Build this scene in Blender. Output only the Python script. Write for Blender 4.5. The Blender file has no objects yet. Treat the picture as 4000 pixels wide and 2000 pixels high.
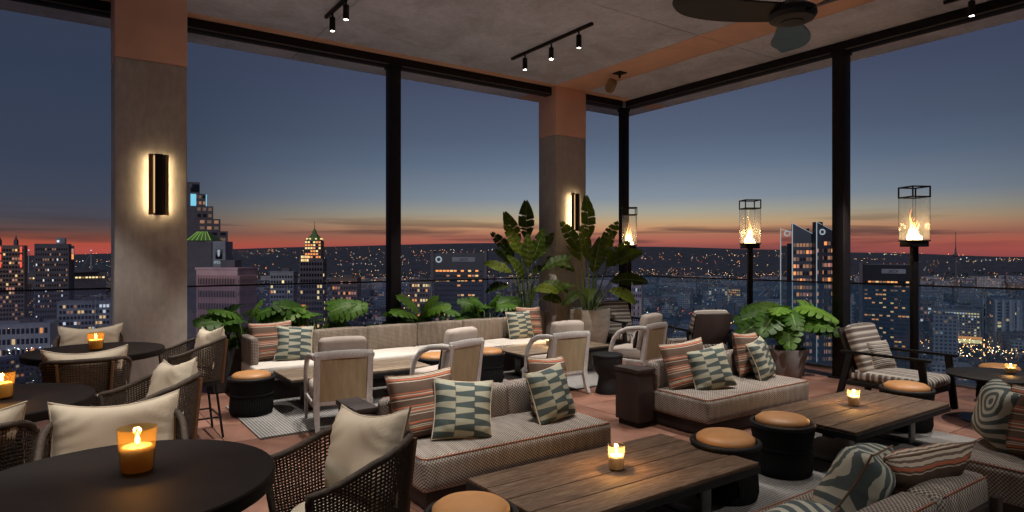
import bpy, bmesh, math, random
from mathutils import Vector, Matrix
random.seed(7)
R = math.radians
scene = bpy.context.scene
C = scene.collection

# ------------------------------------------------------------------ camera
EYE = 1.75
cam_d = bpy.data.cameras.new('camera'); cam = bpy.data.objects.new('camera', cam_d); C.objects.link(cam)
cam.location = (0, 0, EYE)
cam.rotation_euler = (R(90), 0, R(-34.97))
cam_d.sensor_width = 36; cam_d.lens = 22.518
cam_d.clip_start = 0.05; cam_d.clip_end = 40000
scene.camera = cam
FW = (math.cos(R(55.03)), math.sin(R(55.03))); RT = (FW[1], -FW[0])
def at(px, d):                       # direction of a photo column, distance d along the view axis
    s = (px - 2000) / 2502.0
    return (d * (FW[0] + s * RT[0]), d * (FW[1] + s * RT[1]))

# ------------------------------------------------------------------ sky after sunset
world = bpy.data.worlds.new('World'); scene.world = world; world.use_nodes = True
wn = world.node_tree; wn.nodes.clear()
def N(nt, t, **kw):
    n = nt.nodes.new(t)
    for k, v in kw.items(): setattr(n, k, v)
    return n
def L(nt, a, b): nt.links.new(a, b)
def math_n(nt, op, a, b=None, c=None, clamp=False):
    n = N(nt, 'ShaderNodeMath', operation=op, use_clamp=clamp)
    for i, x in enumerate((a, b, c)):
        if x is None: continue
        if isinstance(x, (int, float)): n.inputs[i].default_value = x
        else: L(nt, x, n.inputs[i])
    return n.outputs[0]
def ramp(nt, fac, stops, interp='LINEAR'):
    n = N(nt, 'ShaderNodeValToRGB'); cr = n.color_ramp; cr.interpolation = interp
    while len(cr.elements) > 1: cr.elements.remove(cr.elements[0])
    cr.elements[0].position = stops[0][0]; cr.elements[0].color = tuple(stops[0][1]) + (1,)
    for p, c in stops[1:]:
        e = cr.elements.new(p); e.color = tuple(c) + (1,)
    if fac is not None: L(nt, fac, n.inputs[0])
    return n.outputs[0]
def mixc(nt, fac, a, b, mode='MIX'):
    n = N(nt, 'ShaderNodeMix', data_type='RGBA', blend_type=mode)
    for s, x in ((n.inputs[0], fac), (n.inputs[6], a), (n.inputs[7], b)):
        if isinstance(x, (int, float)): s.default_value = x
        elif isinstance(x, tuple): s.default_value = x + (1,) if len(x) == 3 else x
        else: L(nt, x, s)
    return n.outputs[2]
def S(r, g, b):                      # sRGB 0-255 to linear
    def f(c):
        c /= 255.0
        return c / 12.92 if c <= .04045 else ((c + .055) / 1.055) ** 2.4
    return (f(r), f(g), f(b))
tc = N(wn, 'ShaderNodeTexCoord')
nrm = N(wn, 'ShaderNodeVectorMath', operation='NORMALIZE'); L(wn, tc.outputs['Generated'], nrm.inputs[0])
sep = N(wn, 'ShaderNodeSeparateXYZ'); L(wn, nrm.outputs[0], sep.inputs[0])
el = math_n(wn, 'MULTIPLY', sep.outputs[2], 2.0, clamp=True)          # 0 at the horizon, 1 at 30 degrees
sx, sy = at(2480, 1.0); q = math.hypot(sx, sy); sx /= q; sy /= q
hl = math_n(wn, 'SQRT', math_n(wn, 'ADD', math_n(wn, 'MULTIPLY', sep.outputs[0], sep.outputs[0]), math_n(wn, 'MULTIPLY', sep.outputs[1], sep.outputs[1])))
dt = math_n(wn, 'DIVIDE', math_n(wn, 'ADD', math_n(wn, 'MULTIPLY', sep.outputs[0], sx), math_n(wn, 'MULTIPLY', sep.outputs[1], sy)), math_n(wn, 'MAXIMUM', hl, 0.001))
mr = N(wn, 'ShaderNodeMapRange', interpolation_type='LINEAR'); mr.inputs[1].default_value = 0.76; mr.inputs[2].default_value = 1.0
L(wn, dt, mr.inputs[0])
glow = ramp(wn, el, [(0, S(120, 70, 72)), (.030, S(150, 84, 78)), (.044, S(174, 98, 84)), (.064, S(174, 112, 90)), (.085, S(198, 146, 108)), (.105, S(190, 162, 124)), (.135, S(164, 162, 148)), (.176, S(132, 144, 156)), (.28, S(100, 116, 137)), (.36, S(85, 98, 119)), (.52, S(70, 78, 102)), (1, S(60, 65, 86))])
dusk = ramp(wn, el, [(0, S(168, 74, 70)), (.018, S(178, 78, 70)), (.032, S(172, 78, 62)), (.045, S(144, 78, 60)), (.064, S(98, 72, 68)), (.085, S(82, 72, 75)), (.10, S(72, 72, 82)), (.16, S(64, 70, 86)), (.24, S(57, 66, 85)), (.48, S(50, 60, 80)), (.72, S(52, 57, 77)), (1, S(46, 50, 66))])
skyc = mixc(wn, mr.outputs[0], dusk, glow)
# thin streaks of cloud just over the horizon
cmb = N(wn, 'ShaderNodeCombineXYZ')
azi = math_n(wn, 'ARCTAN2', sep.outputs[0], sep.outputs[1])
L(wn, math_n(wn, 'MULTIPLY', azi, 3.2), cmb.inputs[0]); L(wn, math_n(wn, 'MULTIPLY', sep.outputs[2], 62.0), cmb.inputs[1])
cn = N(wn, 'ShaderNodeTexNoise'); cn.inputs['Scale'].default_value = 1.0; cn.inputs['Detail'].default_value = 5; cn.inputs['Distortion'].default_value = 0.4
L(wn, cmb.outputs[0], cn.inputs[0])
cm = ramp(wn, cn.outputs[0], [(.49, (0, 0, 0)), (.60, (1, 1, 1))])
cw = ramp(wn, el, [(.02, (.25,) * 3), (.055, (1,) * 3), (.085, (.9,) * 3), (.13, (0,) * 3)])
cf = mixc(wn, 1.0, cm, cw, 'MULTIPLY')
cf2 = N(wn, 'ShaderNodeSeparateColor'); L(wn, cf, cf2.inputs[0])
skyc = mixc(wn, math_n(wn, 'MULTIPLY', cf2.outputs[0], .72), skyc, S(66, 52, 56))
# broad soft unevenness higher up
un = N(wn, 'ShaderNodeTexNoise'); un.inputs['Scale'].default_value = 1.6; un.inputs['Detail'].default_value = 3
L(wn, nrm.outputs[0], un.inputs[0])
skyc = mixc(wn, .5, skyc, ramp(wn, un.outputs[0], [(.3, (.86, .86, .9)), (.7, (1.12, 1.1, 1.08))]), 'MULTIPLY')
bg = N(wn, 'ShaderNodeBackground'); bg.inputs[1].default_value = 1.0; L(wn, skyc, bg.inputs[0])
wo = N(wn, 'ShaderNodeOutputWorld'); L(wn, bg.outputs[0], wo.inputs[0])

# added soft fill from opposite the sunset, brightens the city facades facing the camera
sun_d = bpy.data.lights.new('twilight_fill', 'SUN'); sun_d.energy = 0.8; sun_d.angle = R(50); sun_d.color = (.90, .88, 1.0)
sun = bpy.data.objects.new('twilight_fill', sun_d); C.objects.link(sun)
sun.rotation_euler = Vector((FW[0] * .95 + RT[0] * .25, FW[1] * .95 + RT[1] * .25, -.42)).to_track_quat('-Z', 'Y').to_euler()

# ------------------------------------------------------------------ exposure, sampling
scene.view_settings.view_transform = 'Standard'; scene.view_settings.look = 'None'
scene.view_settings.exposure = 0.0; scene.view_settings.gamma = 1.0
scene.render.engine = 'CYCLES'
cy = scene.cycles
cy.use_denoising = True; cy.max_bounces = 7; cy.diffuse_bounces = 4; cy.glossy_bounces = 3; cy.transmission_bounces = 6; cy.transparent_max_bounces = 24
cy.sample_clamp_indirect = 4.0; cy.caustics_reflective = False; cy.caustics_refractive = False; cy.blur_glossy = 0.5
try: cy.use_light_tree = True
except Exception: pass

# ------------------------------------------------------------------ materials
M = {}
def newmat(name):
    m = bpy.data.materials.new(name); m.use_nodes = True; nt = m.node_tree
    b = nt.nodes['Principled BSDF']; M[name] = m
    return m, nt, b
def coords(nt, kind='Object', scale=(1, 1, 1), rot=(0, 0, 0)):
    t = N(nt, 'ShaderNodeTexCoord'); mp = N(nt, 'ShaderNodeMapping')
    mp.inputs['Scale'].default_value = scale; mp.inputs['Rotation'].default_value = rot
    L(nt, t.outputs[kind], mp.inputs[0]); return mp.outputs[0]
def noise(nt, vec, scale, detail=4, rough=.55, dist=0):
    n = N(nt, 'ShaderNodeTexNoise'); n.inputs['Scale'].default_value = scale; n.inputs['Detail'].default_value = detail
    n.inputs['Roughness'].default_value = rough; n.inputs['Distortion'].default_value = dist
    if vec is not None: L(nt, vec, n.inputs[0])
    return n.outputs[0]
def bump(nt, b, h, strength, dist=.01):
    n = N(nt, 'ShaderNodeBump'); n.inputs['Strength'].default_value = strength; n.inputs['Distance'].default_value = dist
    L(nt, h, n.inputs['Height']); L(nt, n.outputs[0], b.inputs['Normal'])
def simple(name, col, rough=.6, metal=0, var=.15, scale=8, bmp=0, bscale=60, spec=.5, coord='Object', stretch=(1, 1, 1), rnd=0):
    m, nt, b = newmat(name)
    v = coords(nt, coord, stretch)
    lo = tuple(max(0, c * (1 - var)) for c in col); hi = tuple(min(1, c * (1 + var)) for c in col)
    c = ramp(nt, noise(nt, v, scale), [(.3, lo), (.7, hi)])
    if rnd:
        oi = N(nt, 'ShaderNodeObjectInfo')
        c = mixc(nt, 1.0, c, ramp(nt, oi.outputs['Random'], [(0, (1 - rnd,) * 3), (1, (1 + rnd,) * 3)]), 'MULTIPLY')
    L(nt, c, b.inputs['Base Color'])
    b.inputs['Roughness'].default_value = rough; b.inputs['Metallic'].default_value = metal
    b.inputs['Specular IOR Level'].default_value = spec
    if bmp: bump(nt, b, noise(nt, v, bscale, 5), bmp)
    return m
def emit(name, col, strength, sample=True):
    m, nt, b = newmat(name)
    b.inputs['Base Color'].default_value = (0, 0, 0, 1); b.inputs['Emission Color'].default_value = tuple(col) + (1,)
    b.inputs['Emission Strength'].default_value = strength
    if not sample: m.cycles.emission_sampling = 'NONE'
    return m

def concrete(name, col, sc=1.0):
    m, nt, b = newmat(name); v = coords(nt, 'Object')
    big = noise(nt, v, 1.3 * sc, 6, .6, .6); fine = noise(nt, coords(nt, 'Object', (1, 1, .35)), 14 * sc, 6, .65)
    c = ramp(nt, big, [(.28, tuple(x * .72 for x in col)), (.5, col), (.74, tuple(x * 1.2 for x in col))])
    c = mixc(nt, .45, c, ramp(nt, fine, [(.3, (.66, .66, .66)), (.7, (1.18, 1.18, 1.18))]), 'MULTIPLY')
    vo = N(nt, 'ShaderNodeTexVoronoi'); vo.inputs['Scale'].default_value = 9; L(nt, v, vo.inputs[0])
    c = mixc(nt, .8, c, ramp(nt, vo.outputs['Distance'], [(.02, (.45, .45, .45)), (.05, (1, 1, 1))]), 'MULTIPLY')
    L(nt, c, b.inputs['Base Color']); b.inputs['Roughness'].default_value = .78
    bump(nt, b, fine, .18, .01)
concrete('concrete', (.66, .72, .92)); concrete('concrete_column', (.52, .48, .44), 1.2)
simple('orange_paint', (.84, .53, .41), .5, var=.07, scale=3, bmp=.05)
simple('black_metal', (.014, .013, .016), .5, .3, var=.2, spec=.3)
simple('black_paint', (.009, .009, .010), .6, 0, var=.2, bmp=.05, spec=.25)
simple('fan_metal', (.014, .018, .026), .5, .1, var=.1)
simple('fan_blue', (.05, .15, .26), .6, 0, var=.1)
simple('bronze', (.30, .20, .11), .45, .3, var=.1)
simple('dark_wood', (.022, .013, .012), .6, var=.4, scale=6, stretch=(1, 1, .15), bmp=.08)
simple('table_dark', (.010, .006, .0055), .66, var=.35, scale=4, bmp=.03, spec=.18)
simple('steel_grey', (.16, .16, .16), .4, .5, var=.1)
simple('brown_wood', (.12, .06, .028), .5, var=.3, scale=12, stretch=(1, 1, .2), bmp=.1)
simple('rope_black', (.007, .007, .008), .8, var=.3, scale=40, spec=.2)
simple('rope_brown', (.060, .042, .031), .75, var=.35, scale=45, bmp=.2, bscale=300)
simple('tan_leather', (.44, .215, .08), .48, var=.08, scale=10, bmp=.06, bscale=180)
simple('cream', (.64, .56, .44), .9, var=.06, scale=8, bmp=.18, bscale=420)
simple('cream_pipe', (.58, .50, .40), .9, var=.05)
simple('pipe_brown', (.14, .08, .05), .8, var=.1)
simple('taupe_fabric', (.42, .365, .325), .9, var=.06, scale=10, bmp=.2, bscale=350)
simple('ivory_fabric', (.66, .61, .55), .9, var=.05, scale=10, bmp=.2, bscale=350)
simple('white_wood', (.47, .45, .44), .6, var=.18, scale=9, stretch=(6, 6, 1), bmp=.12, bscale=40)
simple('black_fabric', (.02, .017, .015), .9, var=.3, scale=60, bmp=.3, bscale=200)
simple('pot_light', (.40, .37, .32), .85, var=.22, scale=5, bmp=.5, bscale=30, stretch=(1, 1, 3))
simple('pot_dark', (.13, .11, .095), .8, var=.25, scale=6, bmp=.3, bscale=30)
simple('pot_grey', (.22, .21, .22), .7, var=.12, scale=4, bmp=.1)
simple('soil', (.03, .022, .016), .95, var=.4, scale=40, bmp=.6)
simple('planter_black', (.03, .03, .032), .6, var=.2)
simple('stalk', (.10, .15, .035), .5, var=.25, scale=12)
simple('wick', (.01, .008, .006), .9)
simple('pipe_orange', (.34, .10, .045), .7, var=.1)
simple('dark_disc', (.018, .026, .045), .45, var=.1)

def tile_mat():
    m, nt, b = newmat('floor_tile'); v = coords(nt, 'Object', (1, 1, 1))
    oi = N(nt, 'ShaderNodeObjectInfo'); off = N(nt, 'ShaderNodeVectorMath', operation='ADD')
    cx = N(nt, 'ShaderNodeCombineXYZ'); L(nt, math_n(nt, 'MULTIPLY', oi.outputs['Random'], 50.0), cx.inputs[0]); L(nt, cx.outputs[0], off.inputs[1]); L(nt, v, off.inputs[0])
    n1 = noise(nt, off.outputs[0], 2.2, 6, .6, .8)
    c = ramp(nt, n1, [(.25, (.155, .075, .052)), (.5, (.235, .115, .080)), (.75, (.30, .165, .118))])
    c = mixc(nt, 1.0, c, ramp(nt, oi.outputs['Random'], [(0, (.82, .80, .8)), (1, (1.16, 1.15, 1.14))]), 'MULTIPLY')
    c = mixc(nt, .35, c, ramp(nt, noise(nt, off.outputs[0], 30, 4), [(.3, (.7, .7, .7)), (.7, (1.2, 1.2, 1.2))]), 'MULTIPLY')
    L(nt, c, b.inputs['Base Color']); b.inputs['Roughness'].default_value = .5
    L(nt, ramp(nt, n1, [(.3, (.38,) * 3), (.7, (.62,) * 3)]), b.inputs['Roughness'])
    bump(nt, b, noise(nt, off.outputs[0], 18, 5), .12)
tile_mat()

def plank_mat(name, a, bcol, c3):
    m, nt, b = newmat(name)
    oi = N(nt, 'ShaderNodeObjectInfo'); v = coords(nt, 'Object', (1.1, 9, 9)); off = N(nt, 'ShaderNodeVectorMath', operation='ADD')
    cx = N(nt, 'ShaderNodeCombineXYZ'); L(nt, math_n(nt, 'MULTIPLY', oi.outputs['Random'], 90.0), cx.inputs[0]); L(nt, cx.outputs[0], off.inputs[1]); L(nt, v, off.inputs[0])
    n1 = noise(nt, off.outputs[0], 2.4, 8, .62, 1.6); n2 = noise(nt, off.outputs[0], 14, 5, .6, .5)
    c = ramp(nt, n1, [(.28, a), (.5, bcol), (.72, c3)])
    c = mixc(nt, .7, c, ramp(nt, n2, [(.32, (.55, .55, .55)), (.68, (1.25, 1.25, 1.25))]), 'MULTIPLY')
    c = mixc(nt, 1.0, c, ramp(nt, oi.outputs['Random'], [(0, (.8,) * 3), (1, (1.18,) * 3)]), 'MULTIPLY')
    L(nt, c, b.inputs['Base Color']); b.inputs['Roughness'].default_value = .78; b.inputs['Specular IOR Level'].default_value = .25
    bump(nt, b, n2, .3, .004)
plank_mat('plank', (.055, .032, .021), (.115, .072, .047), (.185, .125, .085))
plank_mat('plank_pale', (.13, .095, .07), (.23, .175, .125), (.33, .26, .195))

def weave(name, lightc, darkc, period, rowfade=True, angle=45, thr=.5):
    m, nt, b = newmat(name)
    v = coords(nt, 'UV', (1 / period,) * 3, (0, 0, R(angle)))
    ck = N(nt, 'ShaderNodeTexChecker'); ck.inputs['Scale'].default_value = 1.0; L(nt, v, ck.inputs[0])
    u2 = coords(nt, 'UV', (5, .8, 1)); tint = ramp(nt, noise(nt, u2, 4, 5, .6), [(.35, (.62, .56, .52)), (.65, (1.15, 1.1, 1.05))])
    nz = noise(nt, coords(nt, 'UV'), 140, 3)
    fac = math_n(nt, 'ADD', ck.outputs['Fac'], math_n(nt, 'MULTIPLY', math_n(nt, 'SUBTRACT', nz, .5), .9), clamp=True)
    c = mixc(nt, fac, darkc, mixc(nt, .8, lightc, tint, 'MULTIPLY'))
    L(nt, c, b.inputs['Base Color']); b.inputs['Roughness'].default_value = .92; b.inputs['Specular IOR Level'].default_value = .2
    bump(nt, b, fac, .35, .004)
weave('sofa_weave', (.42, .385, .355), (.085, .077, .074), .0125, angle=8)
weave('bench_weave', (.37, .32, .27), (.13, .105, .085), .013)
weave('bench_arm_weave', (.42, .37, .33), (.05, .04, .035), .013)
weave('cane', (.44, .375, .25), (.31, .255, .165), .012, angle=0)

def stripes(name, bands, axis=1, scale=1.0, wob=.006, rough=.9, angle=0):
    """bands: (position, colour) with constant steps, repeated along the UV axis"""
    m, nt, b = newmat(name)
    v = coords(nt, 'UV', (1, 1, 1), (0, 0, R(angle))); s = N(nt, 'ShaderNodeSeparateXYZ'); L(nt, v, s.inputs[0])
    w = math_n(nt, 'MULTIPLY', math_n(nt, 'SUBTRACT', noise(nt, v, 7, 2), .5), wob * 2)
    f = math_n(nt, 'FRACT', math_n(nt, 'MULTIPLY', math_n(nt, 'ADD', s.outputs[axis], w), scale))
    c = ramp(nt, f, bands, 'CONSTANT')
    fine = noise(nt, coords(nt, 'UV', (120, 30, 1)), 2, 2)
    c = mixc(nt, .4, c, ramp(nt, fine, [(.3, (.7, .7, .7)), (.7, (1.2, 1.2, 1.2))]), 'MULTIPLY')
    L(nt, c, b.inputs['Base Color']); b.inputs['Roughness'].default_value = rough; b.inputs['Specular IOR Level'].default_value = .2
    bump(nt, b, fine, .15, .003)
BR, BR2, OR, CR_ = (.125, .085, .065), (.17, .12, .095), (.46, .145, .08), (.56, .49, .40)
def brick_stripe_bands():
    seq = [(.0, BR), (.10, CR_), (.115, BR), (.14, OR), (.175, BR2), (.19, CR_), (.21, BR2), (.225, CR_), (.24, BR), (.28, OR), (.31, BR), (.44, CR_), (.455, BR2), (.50, CR_), (.515, OR), (.545, BR2),
           (.56, CR_), (.575, BR2), (.60, OR), (.625, BR), (.74, CR_), (.755, BR), (.80, OR), (.83, CR_), (.845, BR2), (.87, OR), (.89, BR)]
    return seq
stripes('stripe_rust', brick_stripe_bands(), 1, 1.25)
stripes('stripe_brown', [(0, BR), (.1, CR_), (.118, BR), (.135, CR_), (.15, BR2), (.3, BR), (.42, CR_), (.45, BR2), (.47, CR_), (.49, BR), (.7, CR_), (.72, BR), (.74, BR2), (.86, CR_), (.875, BR)], 1, 2.0)
LG = (.62, .58, .52)
stripes('stripe_lounge', [(0, LG), (.17, (.40, .37, .34)), (.23, (.15, .125, .115)), (.50, (.40, .37, .34)), (.56, LG), (.66, (.22, .19, .175)), (.90, (.4, .37, .34))], 0, 7.2, .002)
stripes('stripe_lounge_back', [(0, LG), (.17, (.40, .37, .34)), (.23, (.15, .125, .115)), (.50, (.40, .37, .34)), (.56, LG), (.66, (.22, .19, .175)), (.90, (.4, .37, .34))], 1, 7.2, .002)

def wedge_mat():
    m, nt, b = newmat('wedge_green'); v = coords(nt, 'UV'); s = N(nt, 'ShaderNodeSeparateXYZ'); L(nt, v, s.inputs[0])
    cu = math_n(nt, 'MULTIPLY', s.outputs[0], 3.0); col = math_n(nt, 'FLOOR', cu); fu = math_n(nt, 'FRACT', cu)
    par = math_n(nt, 'MODULO', col, 2.0)                                        # alternate columns lean the other way
    sl = math_n(nt, 'MULTIPLY', math_n(nt, 'SUBTRACT', fu, .5), math_n(nt, 'SUBTRACT', math_n(nt, 'MULTIPLY', par, 2.0), 1.0))
    vv = math_n(nt, 'ADD', math_n(nt, 'MULTIPLY', s.outputs[1], 5.0), math_n(nt, 'MULTIPLY', par, .5))
    f = math_n(nt, 'FRACT', math_n(nt, 'ADD', vv, math_n(nt, 'MULTIPLY', sl, .12)))
    g = math_n(nt, 'GREATER_THAN', f, math_n(nt, 'ADD', .5, math_n(nt, 'MULTIPLY', sl, .36)))
    seam = math_n(nt, 'LESS_THAN', math_n(nt, 'ABSOLUTE', math_n(nt, 'SUBTRACT', fu, .015)), .02)
    c = mixc(nt, g, (.06, .085, .085), (.36, .36, .28))
    c = mixc(nt, math_n(nt, 'MULTIPLY', seam, .7), c, (.05, .06, .06))
    c = mixc(nt, .35, c, ramp(nt, noise(nt, coords(nt, 'UV', (60, 60, 1)), 3, 3), [(.3, (.7,) * 3), (.7, (1.2,) * 3)]), 'MULTIPLY')
    L(nt, c, b.inputs['Base Color']); b.inputs['Roughness'].default_value = .9
wedge_mat()
def ring_mat():
    m, nt, b = newmat('ring_green'); v = coords(nt, 'UV'); d = N(nt, 'ShaderNodeVectorMath', operation='DISTANCE')
    L(nt, v, d.inputs[0]); d.inputs[1].default_value = (.62, .70, 0)
    f = math_n(nt, 'FRACT', math_n(nt, 'MULTIPLY', d.outputs['Value'], 8.5))
    g = math_n(nt, 'GREATER_THAN', f, .5)
    c = mixc(nt, g, (.085, .115, .12), (.50, .50, .42))
    c = mixc(nt, .35, c, ramp(nt, noise(nt, coords(nt, 'UV', (60, 60, 1)), 3, 3), [(.3, (.7,) * 3), (.7, (1.2,) * 3)]), 'MULTIPLY')
    L(nt, c, b.inputs['Base Color']); b.inputs['Roughness'].default_value = .9
ring_mat()
def rug_mat():
    m, nt, b = newmat('rug'); v = coords(nt, 'Object'); s = N(nt, 'ShaderNodeSeparateXYZ'); L(nt, v, s.inputs[0])
    w = math_n(nt, 'SINE', math_n(nt, 'MULTIPLY', s.outputs[0], 2 * math.pi / .030))
    rows = math_n(nt, 'SINE', math_n(nt, 'MULTIPLY', s.outputs[1], 2 * math.pi / .03))
    f = math_n(nt, 'ADD', math_n(nt, 'MULTIPLY', w, .42), .5, clamp=True)
    c = mixc(nt, f, (.11, .105, .105), (.36, .35, .335))
    c = mixc(nt, .5, c, ramp(nt, noise(nt, v, 50, 4), [(.3, (.6,) * 3), (.7, (1.25,) * 3)]), 'MULTIPLY')
    L(nt, c, b.inputs['Base Color']); b.inputs['Roughness'].default_value = .95; b.inputs['Specular IOR Level'].default_value = .1
    bump(nt, b, f, .5, .006)
rug_mat()
def leaf_mat(name, a, c2, trans=.35):
    m, nt, b = newmat(name); oi = N(nt, 'ShaderNodeObjectInfo')
    v = coords(nt, 'UV', (1, 22, 1)); n = noise(nt, v, 3, 3)
    c = ramp(nt, n, [(.3, a), (.7, c2)])
    c = mixc(nt, 1.0, c, ramp(nt, oi.outputs['Random'], [(0, (.32, .38, .32)), (.5, (.75, .8, .7)), (1, (1.55, 1.35, .9))]), 'MULTIPLY')  # random leaf tone spread wide so some leaves look lit, others shaded
    u = N(nt, 'ShaderNodeSeparateXYZ'); L(nt, coords(nt, 'UV'), u.inputs[0])
    mid = math_n(nt, 'LESS_THAN', math_n(nt, 'ABSOLUTE', u.outputs[0]), .045)
    c = mixc(nt, math_n(nt, 'MULTIPLY', mid, .6), c, (.22, .32, .10))
    L(nt, c, b.inputs['Base Color']); b.inputs['Roughness'].default_value = .5; b.inputs['Specular IOR Level'].default_value = .3
    bump(nt, b, n, .25, .004)
    tr = N(nt, 'ShaderNodeBsdfTranslucent'); L(nt, mixc(nt, 1.0, c, (1.5, 1.7, .6), 'MULTIPLY'), tr.inputs[0])
    mx = N(nt, 'ShaderNodeMixShader'); mx.inputs[0].default_value = trans
    L(nt, b.outputs[0], mx.inputs[1]); L(nt, tr.outputs[0], mx.inputs[2]); L(nt, mx.outputs[0], nt.nodes['Material Output'].inputs[0])
leaf_mat('monstera_leaf', (.035, .095, .012), (.10, .21, .028), .25)
leaf_mat('banana_leaf', (.060, .105, .015), (.16, .215, .028), .36)
def glass(name, tint, refl=.06, haze=0.0, hazec=(.5, .7, .95)):
    m, nt, b = newmat(name); nt.nodes.remove(b)
    t = N(nt, 'ShaderNodeBsdfTransparent'); t.inputs[0].default_value = tint + (1,)
    g = N(nt, 'ShaderNodeBsdfGlossy'); g.inputs['Roughness'].default_value = .02
    lw = N(nt, 'ShaderNodeLayerWeight'); lw.inputs[0].default_value = .5
    mx = N(nt, 'ShaderNodeMixShader'); L(nt, math_n(nt, 'ADD', math_n(nt, 'MULTIPLY', math_n(nt, 'POWER', lw.outputs['Facing'], 5.0), .6), refl, clamp=True), mx.inputs[0])
    out = t.outputs[0]
    if haze:
        d = N(nt, 'ShaderNodeBsdfTranslucent'); d.inputs[0].default_value = hazec + (1,)
        h = N(nt, 'ShaderNodeMixShader'); h.inputs[0].default_value = haze
        L(nt, t.outputs[0], h.inputs[1]); L(nt, d.outputs[0], h.inputs[2]); out = h.outputs[0]
    L(nt, out, mx.inputs[1]); L(nt, g.outputs[0], mx.inputs[2]); L(nt, mx.outputs[0], nt.nodes['Material Output'].inputs[0])
glass('rail_glass', (.92, .95, 1.0), .03, .13, (.70, .78, 1.0)); glass('rail_glass_veil', (.86, .95, 1.0), .03, .27, (.52, .86, 1.0))  # translucent bluish haze stands in for sky reflected in the panes
glass('rail_edge', (.75, .85, .95), .10, .5, (.8, .95, 1.0))
glass('lantern_glass', (.99, .995, 1.0), .03, .055, (.72, .86, 1.0))
glass('amber_glass', (.99, .87, .62), .04, .045, (.95, .6, .2))
glass('clear_glass', (.95, .93, .86), .05, .04, (.9, .8, .6))
def wax_mat():
    m, nt, b = newmat('wax'); b.inputs['Base Color'].default_value = (.78, .64, .42, 1); b.inputs['Roughness'].default_value = .6
    tr = N(nt, 'ShaderNodeBsdfTranslucent'); tr.inputs[0].default_value = (.95, .6, .2, 1)
    mx = N(nt, 'ShaderNodeMixShader'); mx.inputs[0].default_value = .18
    L(nt, b.outputs[0], mx.inputs[1]); L(nt, tr.outputs[0], mx.inputs[2]); L(nt, mx.outputs[0], nt.nodes['Material Output'].inputs[0])
wax_mat()
emit('candle_flame', (1.0, .72, .30), 14, True)
emit('spot_lens', (1.0, .93, .82), 30, True)
emit('fin_glow', (1.0, .62, .28), .9, False); emit('led_strip', (1.0, .72, .38), 25, True)
def flame_mat():
    m, nt, b = newmat('fire'); b.inputs['Base Color'].default_value = (0, 0, 0, 1)
    s = N(nt, 'ShaderNodeSeparateXYZ'); L(nt, coords(nt, 'Object'), s.inputs[0])
    f = math_n(nt, 'MULTIPLY', s.outputs[2], 1 / .46, clamp=True)
    c = ramp(nt, f, [(0, (1, .74, .34)), (.35, (1, .60, .18)), (.7, (1, .32, .06)), (1, (.9, .14, .03))])
    L(nt, c, b.inputs['Emission Color']); L(nt, ramp(nt, f, [(0, (1,) * 3), (.5, (.55,) * 3), (1, (.22,) * 3)]), b.inputs['Emission Strength'])
    mu = math_n(nt, 'MULTIPLY', ramp(nt, f, [(0, (1,) * 3), (.5, (.55,) * 3), (1, (.22,) * 3)]), 8.5); L(nt, mu, b.inputs['Emission Strength'])
flame_mat()
# city
simple('terrain', (.085, .09, .105), .95, var=.55, scale=.02)
simple('asphalt', (.05, .05, .055), .9, var=.3, scale=.2)
simple('foliage_dark', (.03, .045, .02), .9, var=.5, scale=.3)
for nm, c, s in (('lit_warm', (1, .62, .26), 1.0), ('lit_orange', (1, .36, .10), 1.1), ('lit_white', (.9, .95, 1), .9), ('lit_yellow', (1, .78, .36), 1.2), ('lit_red', (1, .13, .07), .9), ('lit_cyan', (.25, .75, 1), .8),
                 ('lit_dim', (1, .5, .28), .32), ('lit_pink', (1, .42, .34), .5), ('lit_faint', (1, .6, .45), .13), ('lit_green', (.45, .8, .15), .45), ('lit_edge', (.75, .9, 1), .4)):
    emit(nm, c, s, False)
simple('window_dark', (.02, .024, .032), .15, .2, var=.3)
simple('tower_glass', (.07, .085, .11), .25, .4, var=.1)
simple('slab_glass', (.028, .032, .042), .3, .2, var=.1)
simple('tower_mirror', (.75, .68, .6), .04, 1.0, var=.03, scale=.05)
for nm, c in (('stone_dark', (.13, .12, .13)), ('stone_pink', (.72, .48, .46)), ('stone_grey', (.30, .31, .34)), ('stone_brown', (.24, .17, .14)), ('stone_pale', (.46, .46, .48)), ('copper_green', (.16, .27, .09))):
    simple(nm, c, .8, var=.15, scale=.15)
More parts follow.
